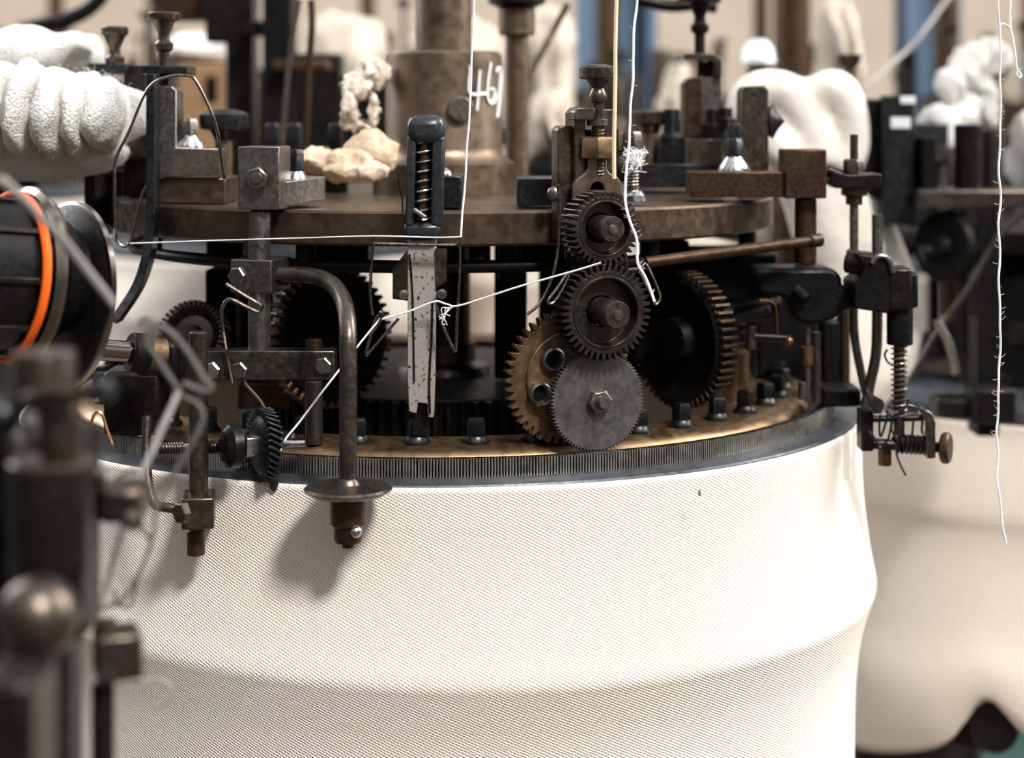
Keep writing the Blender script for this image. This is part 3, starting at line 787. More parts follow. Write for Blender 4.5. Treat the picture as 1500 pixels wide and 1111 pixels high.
part('cross_shaft', MB().cyl(P(1030, 465, 1.08), P(1135, 452, 1.10), S(16, 1.08), n=20), M['dark'], FR)
part('cross_shaft', MB().cyl(P(1075, 470, 1.05), P(1128, 452, 1.04), S(7, 1.05), n=16), M['bolt'], FR)
part('bent_strap', MB().tube(spl(PP([(1112, 440), (1130, 442), (1136, 455), (1137, 490)], 1.06), 5), S(7, 1.06), 8, flat=.4), M['gearbrass'], FR)
vb_ = part('valve_body', MB().cyl(P(1096, 493, 1.05), P(1158, 496, 1.05), S(6, 1.05), n=16), M['dark'], FR)
part('valve_flange', MB().cyl(P(1100, 478, 1.05), P(1100, 512, 1.05), S(7, 1.05), n=16), M['iron'], vb_)
part('copper_tip', MB().ball(P(1156, 500, 1.045), S(7, 1.05)), M['gearbrass'], vb_)
PG = thing('pin_guide', 'thin steel pins with a brass sleeve standing at the back right of the ring', 'pins', P(1186, 590, 1.07))
for px, y0, y1, r, m in ((1183, 480, 587, 5, 'steel'), (1196, 487, 590, 6, 'iron'), (1176, 560, 585, 7, 'steel')):
    part('pin', MB().cyl(P(px, y0, 1.07), P(px, y1, 1.07), S(r, 1.07), n=14), M[m], PG)
part('sleeve', MB().cyl(P(1183, 508, 1.07), P(1183, 535, 1.07), S(9, 1.07), n=20), M['gearbrass'], PG)
solo('cone_cam', MB().lathe([(0, 0), (.016, 0), (.009, .02), (.008, .03), (0, .03)], P(1072, 577, 1.13), (.1, -.2, 1), 28), M['brass'], 'small shiny brass cone beside the large angled gear', 'cam')
solo('spout', MB().cyl(P(688, 388, 1.03), P(713, 378, 1.01), S(7, 1.02), n=14), M['steel'], 'small bright spout under the plate right of the speckled bar', 'spout')
solo('low_casting', MB().pbox(348, 562, 425, 600, 1.07, .02), M['brown'], 'low brown casting behind the cross bar on the left', 'casting', bevel=.001)

# ---------------------------------------------------------------- right-hand feeder bracket
RB = thing('side_arm', 'rusty steel side arm with a square block bolted to the right edge of the plate', 'bracket', P(1080, 296, 1.10))
part('arm', MB().pbox(1012, 252, 1152, 289, 1.075, .035), M['brown'], RB, .0007)
part('block', MB().pbox(1150, 219, 1211, 291, 1.072, .028), M['brown'], RB, .0008)
dome_nut(1075, 252, 1.09, 1.0, 'chrome', 'blue', RB, base_h=22, hex_h=28, domer=24)
part('stud', MB().hexa(P(1075, 206, 1.09), Z_, S(11, 1.09), S(26, 1.09), n=4, rot=.5), M['blue'], RB, .0005)
part('rod', MB().cyl(P(1180, 291, 1.087), P(1180, 386, 1.087), S(16, 1.087), n=24), M['brown'], RB)
part('pivot', MB().cyl(P(1211, 250, 1.085), P(1232, 258, 1.085), S(9, 1.085), n=16), M['dark'], RB)
part('toggle', MB().prism([P(a, b, 1.075) for a, b in ((1216, 262), (1222, 252), (1244, 256), (1290, 254), (1292, 258), (1291, 275), (1225, 276), (1216, 270))], (0, .022, 0)), M['dark'], RB, .0008)
part('toggle_nut', MB().hexa(P(1250, 255, 1.086), Z_, S(15, 1.086), S(22, 1.086)), M['iron'], RB, .0004)
part('toggle_screw', MB().cyl(P(1251, 240, 1.086), P(1251, 197, 1.086), S(6, 1.086), n=16), M['iron'], RB)
part('under_nut', MB().lathe([(0, 0), (S(13, 1.086), 0), (S(13, 1.086), S(12, 1.086)), (S(20, 1.086), S(14, 1.086)), (S(20, 1.086), S(26, 1.086)), (0, S(26, 1.086))], P(1251, 300, 1.086), Z_, 6), M['iron'], RB, .0004)
part('long_rod', MB().tube(spl(PP([(1251, 300), (1251, 400), (1251, 480), (1258, 530), (1272, 590), (1276, 604)], 1.086), 6), S(6.5, 1.086), 12), M['steel'], RB)

CA = thing('carrier_arm', 'heavy black cast arm with a sprung wire holder, right of the needle ring', 'arm', P(1200, 610, 1.08))
ol = [(1105, 396), (1120, 393), (1215, 393), (1228, 398), (1234, 410), (1232, 418), (1252, 428), (1252, 452), (1238, 456), (1222, 468), (1196, 477), (1172, 474), (1160, 462), (1155, 440), (1140, 434), (1110, 432)]
part('casting', MB().prism([P(a, b, 1.06) for a, b in ol], (0, .035, 0)), M['black'], CA, .003)
part('lug', MB().cyl(P(1165, 424, 1.058), P(1182, 440, 1.052), S(9, 1.05), n=16), M['black'], CA)
ol = [(1253, 374), (1258, 371), (1298, 376), (1305, 384), (1306, 458), (1300, 460), (1250, 452), (1250, 415), (1262, 405), (1266, 392)]
part('fork', MB().prism([P(a, b, 1.045) for a, b in ol], (0, .034, 0)), M['black'], CA, .0015)
part('barrel', MB().cyl(P(1240, 384, 1.06), P(1288, 392, 1.05), S(16, 1.05), n=28), M['dark'], CA)
part('long_rod', MB().tube(spl(PP([(1285, 315), (1285, 380), (1285, 470), (1283, 520), (1275, 560), (1266, 604)], 1.075), 6), S(8, 1.075), 12), M['steel'], CA)
part('holder', MB().pbox(1302, 393, 1337, 456, 1.045, .022), M['dark'], CA, .002)
part('holder_clip', MB().pbox(1328, 400, 1346, 452, 1.048, .018), M['black'], CA, .002)
part('clip_wire', MB().tube(spl(PP([(1277, 386), (1285, 376), (1297, 376), (1304, 384), (1308, 400)], 1.044), 5), S(4, 1.04), 8), M['steel'], CA)
part('sleeve', MB().cyl(P(1318, 420, 1.056), P(1318, 505, 1.056), S(19, 1.056), n=28), M['black'], CA)
part('spindle', MB().cyl(P(1317, 504, 1.056), P(1317, 640, 1.056), S(8, 1.056), n=20), M['brown'], CA)
part('spring', MB().spring(P(1317, 505, 1.056), P(1317, 612, 1.056), S(11, 1.056), S(1.4, 1.056), 14), M['steel'], CA)
part('frame_side', MB().pbox(1262, 602, 1280, 662, 1.05, .016), M['dark'], CA, .001)
part('frame_side', MB().prism([P(a, b, 1.048) for a, b in ((1352, 603), (1358, 600), (1366, 606), (1371, 620), (1371, 672), (1358, 673), (1357, 625))], (0, .016, 0)), M['iron'], CA, .001)
part('frame_bar', MB().cyl(P(1278, 614, 1.055), P(1362, 612, 1.055), S(5, 1.05), n=14), M['dark'], CA)
part('frame_bar', MB().cyl(P(1278, 650, 1.055), P(1380, 656, 1.055), S(8, 1.05), n=14), M['dark'], CA)
part('coil', MB().spring(P(1310, 650, 1.055), P(1356, 653, 1.055), S(12, 1.05), S(3, 1.05), 7), M['dark'], CA)
part('thumb_wheel', MB().lathe([(0, 0), (S(20, 1.05), 0), (S(23, 1.05), S(3, 1.05)), (S(23, 1.05), S(10, 1.05)), (S(20, 1.05), S(13, 1.05)), (0, S(13, 1.05))], P(1379, 656, 1.055), (.9, -.45, 0), 32), M['brown'], CA)
part('weight', MB().cyl(P(1296, 655, 1.06), P(1296, 682, 1.06), S(10, 1.05), n=20), M['brown'], CA)
part('foot_clamp', MB().pbox(1204, 570, 1262, 597, 1.09, .03), M['black'], CA, .002)
mb = MB()
random.seed(3)
for i in range(7):
    a = 1272 + i * 3
    mb.tube(spl(PP([(1268 + i * 2, 570 + i * 2, 1.048), (1275 + i * 3, 590, 1.045), (1283 + i, 606, 1.043)]), 4), S(2.2, 1.05), 6)
part('wire_bundle', mb, M['dark'], CA)
tw = thing('tangled_wire', 'tangle of thin blue grey wire looped over the sprung holder on the right', 'wire', P(1300, 690, 1.04))
for q in ([(1290, 608), (1288, 620), (1290, 640), (1300, 610), (1296, 600), (1306, 612), (1302, 640), (1296, 650), (1288, 655), (1280, 640), (1272, 632)],
          [(1300, 606), (1316, 602), (1330, 594), (1346, 600), (1356, 616), (1356, 634), (1350, 632), (1352, 612)],
          [(1330, 585), (1328, 594), (1318, 604), (1300, 606)],
          [(1308, 612), (1306, 630), (1314, 640), (1320, 625), (1316, 610)],
          [(1312, 650), (1314, 668), (1320, 684), (1327, 697)], [(1300, 512), (1296, 520), (1300, 530), (1308, 536)], [(1338, 616), (1337, 630), (1335, 642)]):
    part('strand', MB().tube(spl(PP(q, 1.040), 6), S(1.7, 1.04), 6), M['blue'], tw)

# upright bar and back brackets on the plate
UBR = thing('upright_bar', 'grey square bar standing on the right of the plate in front of the white cloth', 'bar', P(1108, 290, 1.15))
part('bar', MB().prism([P(a, b, 1.14) for a, b in ((1086, 290), (1086, 134), (1090, 127), (1120, 125), (1126, 132), (1126, 290))], (0, .025, 0)), M['iron'], UBR, .0006)
part('knurled_nut', MB().lathe([(0, 0), (S(22, 1.14), 0), (S(26, 1.14), S(6, 1.14)), (S(12, 1.14), S(14, 1.14)), (0, S(24, 1.14))], P(1126, 178, 1.15), (1, -.3, 0), 24), M['dark'], UBR)
BB = thing('clamp_bracket', 'brown clamp bracket with a thumb screw at the back right of the plate', 'bracket', P(1030, 270, 1.28))
part('base', MB().pbox(935, 240, 1062, 276, 1.19, .08), M['blue'], BB, .001)
part('upright', MB().prism([P(a, b, 1.22) for a, b in ((1002, 240), (1002, 122), (1010, 114), (1030, 112), (1030, 240))], (0, .03, 0)), M['brown'], BB, .0006)
part('cheek', MB().pbox(1029, 114, 1058, 178, 1.235, .03), M['steel'], BB, .0006)
part('hook', MB().prism([P(a, b, 1.23) for a, b in ((1002, 88), (1002, 78), (1048, 78), (1058, 88), (1058, 114), (1049, 114), (1049, 96), (1042, 88))], (0, .02, 0)), M['iron'], BB, .0006)
thumb_screw(1025, -8, 80, 1.24, BB, 'dark', 32)
part('pin', MB().pbox(1022, 90, 1045, 114, 1.24, .012), M['black'], BB)
part('low_block', MB().pbox(1010, 204, 1058, 242, 1.19, .03), M['iron'], BB, .0006)
for px, y0, y1, r, m in ((984, 160, 240, 14, 'blue'), (1044, 160, 205, 13, 'black'), (1062, 158, 190, 12, 'black')):
    part('bolt', MB().lathe([(0, 0), (S(r * 1.5, 1.2), 0), (S(r * 1.5, 1.2), S((y1 - y0) * .5, 1.2)), (S(r, 1.2), S((y1 - y0) * .55, 1.2)), (S(r, 1.2), S(y1 - y0, 1.2)), (0, S(y1 - y0, 1.2))], P(px, y1, 1.2), Z_, 6), M[m], BB, .0006)
KN2 = thing('mushroom_knob', 'dark mushroom shaped knob at the back of the plate right of the white threads', 'knob', P(952, 240, 1.19))
k = 1.2 / F; o = P(952, 240, 1.21)
part('stem', MB().cyl(o, P(952, 190, 1.21), 13 * k, n=20), M['column'], KN2)
part('cap', MB().lathe([(0, 42 * k), (12 * k, 42 * k), (17 * k, 56 * k), (27 * k, 60 * k), (28 * k, 76 * k), (24 * k, 79 * k), (0, 80 * k)], o, Z_, 32), M['iron'], KN2)
for px, lab in ((400, 'left of the pair of blue black studs behind the clamp block'), (432, 'right of the pair of blue black studs behind the clamp block'), (492, 'blue black stud almost hidden beside the waxy rag')):
    t = thing('stud', lab, 'stud', P(px, 240, 1.22))
    b0 = P(px, 240, 1.22); b0.z = EYE - .0535
    part('base', MB().cyl(b0, P(px, 215, 1.22), S(18, 1.22), n=20), M['dark'], t)
    part('head', MB().hexa(P(px, 216, 1.22), Z_, S(13, 1.22), S(36, 1.22), n=4, rot=.4), M['blue'], t, .001)
# ---------------------------------------------------------------- threads
random.seed(11)
def yarn(name, pts, r, mat, label, wob=.0006, k=10, cat='thread', fuzz=0):
    q = spl([p if isinstance(p, Vector) else P(*p) for p in pts], k)
    q = [p + Vector((noise.noise(p * 55), noise.noise(p * 55 + Vector((9, 9, 9))), 0)) * wob for p in q]
    mb = MB().tube(q, r, 6)
    for i in range(fuzz):
        p = random.choice(q); d = Vector((random.uniform(-1, 1), random.uniform(-.5, .5), random.uniform(-.6, .6))) * .0035
        mb.tube([p, p + d * .6, p + d + Vector((0, 0, .0008))], .00009, 3)
    return solo(name, mb, M[mat], label, cat)
yarn('thread', [(696, -30, .952), (692, 80, .95), (687, 180, .948), (679, 290, .946), (675, 347, .944)], S(1.7, .945), 'yarn', 'white thread running down past the chalk figures to the wire guide of the plunger bar')
yarn('thread', [(676, 347, .944), (640, 348, .944), (548, 346, .944), (440, 349, .962), (300, 353, .985), (186, 357, 1.0)], S(1.15, .95), 'yarn', 'thin level thread stretched across the rod to the wire loop on the left', .0003)
yarn('thread', [(880, 385, .93), (845, 396, .932), (760, 420, .937), (676, 447, .943), (655, 446, .944), (636, 442, .944), (600, 456, .944), (559, 468, .944), (553, 472, .944), (500, 538, .938), (440, 617, .929), (416, 648, .926), (402, 690, .921)], S(1.5, .94), 'yarn', 'slanting white thread drawn from the dark gears down to the feeder eye', .0002)
mb = MB()
for i in range(9):
    q = P(658, 451, .942)
    mb.tube(spl([q, q + Vector((random.uniform(-.005, .002), -.001, random.uniform(-.008, .001))), q + Vector((random.uniform(-.006, .001), -.001, random.uniform(-.010, .002)))], 4), .00025, 4)
solo('thread_knot', mb, M['yarn'], 'frayed knot on the slanting white thread beside the speckled bar', 'knot')
yarn('thread', [(933, -30, .945), (929, 60, .942), (925, 150, .94), (920, 230, .938), (917, 285, .936), (923, 320, .934), (933, 350, .932), (935, 385, .931), (941, 400, .93), (951, 422, .929), (960, 442, .928)], S(2.1, .94), 'yarn', 'white thread hanging beside the tan cord and curving past the upper gear', .0016, fuzz=40)
yarn('cord', [(904, -30, .952), (902, 60, .95), (901, 150, .948), (899.5, 210, .947), (900, 262, .947)], S(3.2, .95), 'yarn2', 'thick tan cord hanging straight down beside the adjusting screw', .0003, cat='cord')
yarn('thread', [(1462, -40, .93), (1463, 60, .93), (1464, 180, .93), (1464, 320, .93), (1465, 470, .93), (1462, 560, .93), (1461, 650, .93), (1465, 720, .93), (1473, 797, .93)], S(1.6, .93), 'yarn', 'long loose white thread hanging down the right side of the picture', .0022, 14, fuzz=110)
yarn('thread', [(1481, -40, .94), (1479, 30, .94), (1483, 60, .94), (1488, 85, .94), (1491, 102, .94), (1495, 107, .94), (1496, 113, .94), (1491, 112, .94), (1490, 104, .94)], S(1.8, .93), 'yarn', 'short white thread ending in a small loop at the far right', .0006, fuzz=14)
yarn('thread', [(1463, 38, .932), (1470, 35, .934), (1479, 41, .938)], S(1.6, .93), 'yarn', 'short bridge of white thread joining the two hanging on the far right', .0002)
yarn('rope', [(1400, -20, 1.9), (1350, 50, 1.8), (1300, 100, 1.7), (1262, 134, 1.62)], S(3.4, 1.75), 'greyyarn', 'grey rope slanting up to the right in front of the blue post', .002, cat='rope')

# tangled grey yarn near the lens
M['darkyarn'] = matte('dark_grey_yarn', (.085, .076, .068), (.17, .155, .14), .9, 600, .4, .0004)
tg_ = [([(262, 574, .66), (245, 612, .655), (224, 660, .65), (200, 712, .645), (176, 790, .64), (160, 850, .635), (150, 890, .63)], 4.6, 'greyyarn', 'straight pale strand slanting down at the left, in front of the dark post'),
       ([(205, 480, .665), (212, 468, .665), (222, 476, .665), (213, 497, .665), (232, 528, .665), (262, 574, .665)], 4.0, 'darkyarn', 'grey strand twisting up to a loop at the top of the tangle'),
       ([(222, 500, .665), (234, 478, .665), (262, 498, .665), (284, 530, .665), (298, 553, .665), (310, 566, .665), (303, 574, .665), (268, 562, .665)], 4.6, 'darkyarn', 'grey strand arching over to the right in the tangle'),
       ([(268, 582, .665), (290, 592, .665), (299, 612, .665), (285, 645, .665), (262, 684, .665), (246, 715, .665), (234, 740, .665)], 3.6, 'darkyarn', 'brownish strand crossing the dark post and dropping to its clamp'),
       ([(170, 700, .66), (200, 690, .66), (226, 725, .66), (228, 770, .66), (216, 815, .66), (200, 850, .66), (178, 880, .66), (150, 892, .66), (118, 918, .66)], 3.6, 'darkyarn', 'dark strand curling down beside the chrome dome at lower left'),
       ([(150, 720, .67), (185, 735, .67), (205, 770, .67), (222, 800, .67), (205, 840, .67), (190, 886, .67), (170, 884, .67), (168, 866, .67)], 2.6, 'darkyarn', 'thin looped strand below the lower clamp at left'),
       ([(0, 262, .60), (60, 318, .62), (110, 372, .64), (165, 446, .66)], 7, 'greyyarn', 'blurred grey strand crossing the black winding drum')]
for q, r, m, lab in tg_:
    yarn('yarn_strand', q, S(r, q[0][2]), m, lab, .0008, cat='yarn')
yarn('wire_hook', [(196, 996, .68), (215, 998, .68), (236, 997, .68), (250, 1008, .68), (251, 1022, .68), (240, 1033, .68), (228, 1037, .68)], S(2.6, .68), 'greyyarn', 'thin curled wire hook beside the lower clamp post', .0002, cat='wire')
yarn('copper_clip', [(136, 668, .90), (134, 640, .90), (134, 622, .90), (138, 608, .90), (145, 604, .90), (151, 610, .90), (157, 630, .90), (165, 652, .90)], S(2.6, .90), 'copper', 'bright bent copper wire clip at the left edge of the needle ring', 0, cat='clip')

# ---------------------------------------------------------------- rag tied round the column
def crumple(name, secs, mat, label, cat='rag', amp=.006, fr=70, seed=1, n=40, smooth=60):
    """a lumpy cloth: sections (centre, half width, half depth, half height)"""
    mb = MB()
    for c, sx, sy, sz in secs:
        b = len(mb.v)
        mb.ball((0, 0, 0), 1, (sx, sy, sz), n)
        for i in range(b, len(mb.v)):
            mb.v[i] = mb.v[i] + c
    rough_up(mb, amp, fr, seed); rough_up(mb, amp * .45, fr * 2.6, seed + 4)
    return solo(name, mb, M[mat], label, cat, smooth=smooth)
k = 1.16 / F
crumple('rag', [(P(545, 108, 1.17), 26 * k, .012, 24 * k), (P(524, 128, 1.165), 22 * k, .012, 24 * k), (P(512, 158, 1.16), 13 * k, .010, 30 * k), (P(548, 160, 1.16), 9 * k, .01, 22 * k), (P(530, 185, 1.16), 18 * k, .008, 8 * k)], 'rag',
        'white waxy crumpled rag tied round the left side of the column', amp=.004, fr=120)
crumple('rag', [(P(545, 222, 1.14), 38 * k, .016, 30 * k), (P(505, 238, 1.13), 44 * k, .016, 20 * k), (P(470, 236, 1.13), 30 * k, .014, 18 * k), (P(520, 252, 1.12), 48 * k, .012, 14 * k)], 'ragy',
        'yellow oil stained rag lying on the plate at the foot of the column', amp=.004, fr=90, seed=9)

# ---------------------------------------------------------------- white bundles
mb = MB()
random.seed(5)
for i, (px, py, Y, rx, rz) in enumerate([(-40, 162, 1.08, 34, 66), (2, 160, 1.07, 31, 72), (44, 162, 1.065, 29, 72), (86, 165, 1.06, 29, 70), (124, 168, 1.065, 27, 66), (156, 170, 1.07, 31, 56)]):
    c = P(px, py, Y); b = len(mb.v); k = Y / F
    mb.ball((0, 0, 0), 1, (rx * k, .045, rz * k), 40)
    for j in range(b, len(mb.v)):
        mb.v[j] += c
mb.ball(P(30, 222, 1.10), .022, (3.2, 1.2, .85), 36)
mb.ball(P(20, 165, 1.11), .030, (3.2, 1, .95), 36)
rough_up(mb, .004, 40, 3); rough_up(mb, .0016, 110, 8); rough_up(mb, .0006, 500, 2)
for v in random.sample(list(mb.v), 2600):
    d = Vector((random.uniform(-1, 1), random.uniform(-1, 0), random.uniform(-1, 1))).normalized() * random.uniform(.002, .006)
    mb.tube([v, v + d * .5 + Vector((0, 0, .0006)), v + d], .00010, 3)
solo('cotton_bundle', mb, M['fluff'], 'fluffy white roped cotton bundle at the upper left in front of the slotted bracket', 'cotton', smooth=180)

# cloth hanging behind on the right
mb = MB(); rows = []
for py, x0, x1 in ((176, 1112, 1258), (200, 1104, 1263), (235, 1112, 1272), (270, 1128, 1290), (310, 1148, 1307), (355, 1160, 1330), (400, 1172, 1345), (450, 1184, 1353), (500, 1190, 1352), (545, 1196, 1342), (580, 1204, 1318), (610, 1215, 1290)):
    a, b = P(x0, py, 1.42), P(x1, py, 1.42); rows.append(((a + b) / 2, (b.x - a.x) / 2))
vs_ = []; n = 48
for i, (c, w) in enumerate(rows):
    for j in range(n):
        t = 2 * PI * j / n; f = 1 + .05 * math.sin(t * 7 + i * .12)
        vs_.append(c + Vector((math.cos(t) * w, -math.sin(t) * w * .55 * f, 0)))
fs = [(i * n + j, i * n + (j + 1) % n, (i + 1) * n + (j + 1) % n, (i + 1) * n + j) for i in range(len(rows) - 1) for j in range(n)]
fs += [tuple(range(n - 1, -1, -1)), tuple((len(rows) - 1) * n + j for j in range(n))]
mb.add(vs_, fs)
q = spl(PP([(1150, 235), (1122, 200), (1100, 165), (1106, 134), (1132, 126), (1160, 140), (1180, 170), (1192, 205), (1190, 240)], 1.40), 6)
mb.tube(q, [S(33, 1.4)] * len(q), 16)
q = spl(PP([(1172, 150), (1190, 135), (1214, 132), (1238, 150), (1246, 185), (1240, 220), (1215, 240)], 1.40), 6)
mb.tube(q, [S(30, 1.4) * (.6 + .4 * min(1, i / 10)) for i in range(len(q))], 16)
rough_up(mb, .008, 14, 4)
CLO = solo('cloth_bundle', mb, M['cloth'], 'knotted cream cloth bundle bulging down behind the right side of the machine', 'cloth', smooth=180)
rmm = CLO.modifiers.new('merged', 'REMESH'); rmm.mode = 'VOXEL'; rmm.voxel_size = .0035; rmm.use_smooth_shade = True
smm = CLO.modifiers.new('soft', 'SMOOTH'); smm.factor = .6; smm.iterations = 14

# ---------------------------------------------------------------- winding drum on the left
WD = thing('winding_drum', 'black winding drum with polished rims and an orange cord at the left edge', 'drum', P(40, 560, .86))
axd = Vector((.743, .669, -.10)).normalized(); o = P(33, 405, .86)
part('drum_core', MB().lathe([(0, -.060), (.036, -.060), (.036, -.040), (.039, -.038), (.039, -.012), (.036, -.010), (.036, .001), (.030, .004), (.030, .018), (.026, .020), (.026, .030), (0, .030)], o, axd, 72), M['black'], WD)
part('rim', MB().ring([(.034, -.0025), (.0425, -.0035), (.0452, -.0010), (.0455, .0012), (.0435, .0040), (.034, .0030)], o, axd, 96), M['polish'], WD)
part('flange', MB().ring([(.012, .0245), (.0455, .0225), (.0470, .0235), (.0472, .0255), (.0455, .0275), (.012, .0290)], o - Z_ * .0085, axd, 96), M['dark'], WD)
part('rim_edge', MB().ring([(.0463, .0228), (.0478, .0234), (.0478, .0262), (.0463, .0268)], o - Z_ * .0085, axd, 96), M['polish'], WD)
a_, b_, c_ = basis(axd)
part('orange_cord', MB().tube([o - axd * .0075 + (a_ * math.cos(2 * PI * i / 80) + b_ * math.sin(2 * PI * i / 80)) * .0408 for i in range(80)], .0023, 10, closed=True), M['orange'], WD, label='orange cord')
for i in range(10):
    f = 2 * PI * i / 10
    d = a_ * math.cos(f) + b_ * math.sin(f)
    part('rib', MB().box(o + d * .0395 - axd * .030, (.003, .003, .040), (d, axd.cross(d), axd)), M['dark'], WD, .0006)
SH = thing('shaft_coupling', 'short polished shaft with a black and brass coupling right of the winding drum', 'coupling', P(195, 545, .93))
p0, p1 = P(140, 512, .935), P(190, 516, .945)
part('shaft', MB().cyl(p0, p1, S(16, .94), n=24), M['polish'], SH)
d = (p1 - p0).normalized()
part('collar', MB().cyl(p1, p1 + d * .010, S(29, .94), n=32), M['black'], SH)
part('bush', MB().cyl(p1 + d * .010, p1 + d * .020, S(25, .94), n=32), M['gearbrass'], SH)
part('lower_body', MB().pbox(150, 545, 235, 640, .985, .03), M['dark'], SH, .003)
part('lower_body', MB().pbox(195, 500, 262, 560, .985, .03), M['black'], SH, .004)

# ---------------------------------------------------------------- machine parts close to the lens at lower left
Yf = .54
FS = thing('spindle_stand', 'blurred dark spindle stand with a chrome dome close to the lens at lower left', 'stand', P(60, 1200, Yf))
def vl(px, prof, mat, name, n=40, Y=Yf):
    """vertical lathe given as (half width px, row px)"""
    k = Y / F
    return part(name, MB().lathe([(r * k, -(y - HZ) * k) for r, y in prof], Vector(((px - 750) * k, Y, EYE)), Z_, n), M[mat], FS)
vl(65, [(0, 515), (44, 515), (46, 519), (46, 596), (0, 596)], 'gearnut', 'head')
vl(88, [(0, 582), (30, 582), (32, 586), (30, 680), (0, 680)], 'gearnut', 'neck')
vl(78, [(0, 672), (60, 672), (64, 676), (64, 692), (0, 692)], 'gearnut', 'flange')
vl(74, [(0, 692), (58, 694), (60, 700), (58, 845), (52, 856), (0, 856)], 'dark', 'body')
part('side_arm', MB().tube(spl(PP([(40, 590), (70, 574), (110, 576), (150, 572)], Yf - .012), 5), S(13, Yf), 12), M['gearnut'], FS)
part('arm_nut', MB().hexa(P(140, 572, Yf - .012), (1, -.3, .1), S(19, Yf), S(26, Yf)), M['blue'], FS, .0008)
part('dome', MB().ball(P(56, 905, Yf - .02), S(57, Yf), (1, 1, 1.05), 36), M['iron'], FS)
vl(56, [(0, 940), (52, 940), (54, 946), (54, 1300), (0, 1300)], 'dark', 'lower_body', Y=Yf)
vl(-14, [(0, 620), (50, 622), (60, 640), (60, 760), (0, 760)], 'dark', 'rear_body', Y=Yf + .03)
part('rear_knob', MB().ball(P(4, 610, Yf), S(30, Yf), n=28), M['blue'], FS)
part('back_casting', MB().pbox(-80, 640, 120, 945, Yf + .05, .03).pbox(-80, 940, 92, 1300, Yf + .05, .03), M['black'], FS, .003)
part('front_box', MB().pbox(-40, 1000, 45, 1250, Yf - .06, .03), M['dark'], FS, .003)
CPT = thing('clamp_post', 'blurred dark post with a square clamp right of the chrome dome', 'post', P(150, 1200, .60))
part('peg', MB().cyl(P(155, 938, .60), P(155, 908, .60), S(16, .60), n=24), M['iron'], CPT)
part('clamp', MB().box((P(122, 935, .59) + P(202, 1002, .59)) / 2 + Vector((0, .01, 0)), (S(66, .59), .018, S(67, .59)), rotz(20)), M['iron'], CPT, .0012)
part('shaft', MB().cyl(P(151, 1002, .60), P(151, 1300, .60), S(17, .60), n=24), M['dark'], CPT)
LC = thing('lower_clamp', 'blurred grey clamp with two small screws below the straight pale strand', 'clamp', P(190, 800, .61))
part('body', MB().pbox(140, 715, 205, 770, .61, .02, None), M['iron'], LC, .003)
part('screw', MB().cyl(P(150, 715, .605), P(146, 690, .60), S(9, .60), n=16), M['steel'], LC)
part('screw', MB().hexa(P(190, 760, .608), (.6, -.7, -.2), S(15, .61), S(20, .61)), M['steel'], LC)

# ---------------------------------------------------------------- the machine on the right
def copy_at(root, off, label, group=None):
    c = copy_tree(root); c.location = Vector(c.location) + Vector(off); c['label'] = label
    if group:
        c['group'] = group
    return c
def big_machine(cx, cy, dz, label, s=1.0, seed=0, tall=1.0):
    """a circular knitting frame seen from afar: ring, plate, column, brackets"""
    random.seed(seed)
    o = Vector((cx, cy, EYE - dz)); t = thing('knitting_machine', label, 'machine', o - Z_ * .21)
    def rp(deg, r, h):
        a = math.radians(deg); return o + Vector((r * s * math.sin(a), -r * s * math.cos(a), -h))
    L = lambda pr, nm, m, n=64: part(nm, MB().lathe([(r * s, -h) for r, h in pr], o, Z_, n), M[m], t)
    part('needle_ring', MB().ring([(r * s, -h) for r, h in [(.20, .182), (.262, .184), (.272, .190), (.290, .200), (.288, .210), (.20, .206)]], o, Z_, 96), M['lip'], t)
    L([(0, .0535), (.228, .0535), (.229, .056), (.229, .072), (.227, .0737), (0, .0737)], 'top_plate', 'dark', 96)
    L([(0, -.045), (.040, -.045), (.041, -.04), (.041, .022), (.048, .03), (.0497, .0533), (0, .0533)], 'column', 'iron', 40)
    L([(0, -.42), (.02, -.42), (.02, -.045), (0, -.045)], 'shaft', 'brown', 32)
    L([(0, .0738), (.11, .0738), (.12, .10), (.125, .182), (0, .182)], 'inner_body', 'black', 40)
    if cy > 2:
        part('pedestal', MB().cyl((cx, cy, 0), o - Z_ * .183, .055, n=28), M['dark'], t)
    for k in range(18):
        d = -100 + k * 20 + random.uniform(-6, 6); a = math.radians(d)
        u = Vector((math.sin(a), -math.cos(a), 0)); tt = Vector((math.cos(a), math.sin(a), 0)); ax = (tt, u, Z_)
        h = random.uniform(.03, .10) * tall; w = random.uniform(.018, .034)
        b = MB().box(rp(d, .205, .0535 - h / 2), (w, .025, h), ax)
        part('block', b, M[random.choice(['iron', 'dark', 'blue', 'steel', 'brown'])], t, .001)
        q = rp(d + random.uniform(4, 9), .205, .0535)
        hh = random.uniform(.05, .12) * tall
        part('thumb_screw', MB().lathe([(0, 0), (.004, 0), (.004, hh - .016), (.011, hh - .012), (.012, hh - .01), (.012, hh), (0, hh)], q, Z_, 18), M[random.choice(['iron', 'steel', 'dark'])], t)
        part('rod', MB().cyl(rp(d, .25, -.02 if k % 2 else .03), rp(d, .25, .19), .007, n=16), M[random.choice(['iron', 'steel', 'dark'])], t)
        part('crossbar', MB().box(rp(d + 5, .245, random.uniform(.09, .16)), (.075, .014, .018), ax), M[random.choice(['dark', 'black'])], t, .001)
    for k in range(4):
        d = -70 + k * 45; a = math.radians(d); u = Vector((math.sin(a), -math.cos(a), 0))
        part('gear', MB().gear(rp(d, .255, .135), u, .045, .040, -.006, .002, 40, .004), M[random.choice(['dark', 'gearbrass', 'black'])], t)
    return t
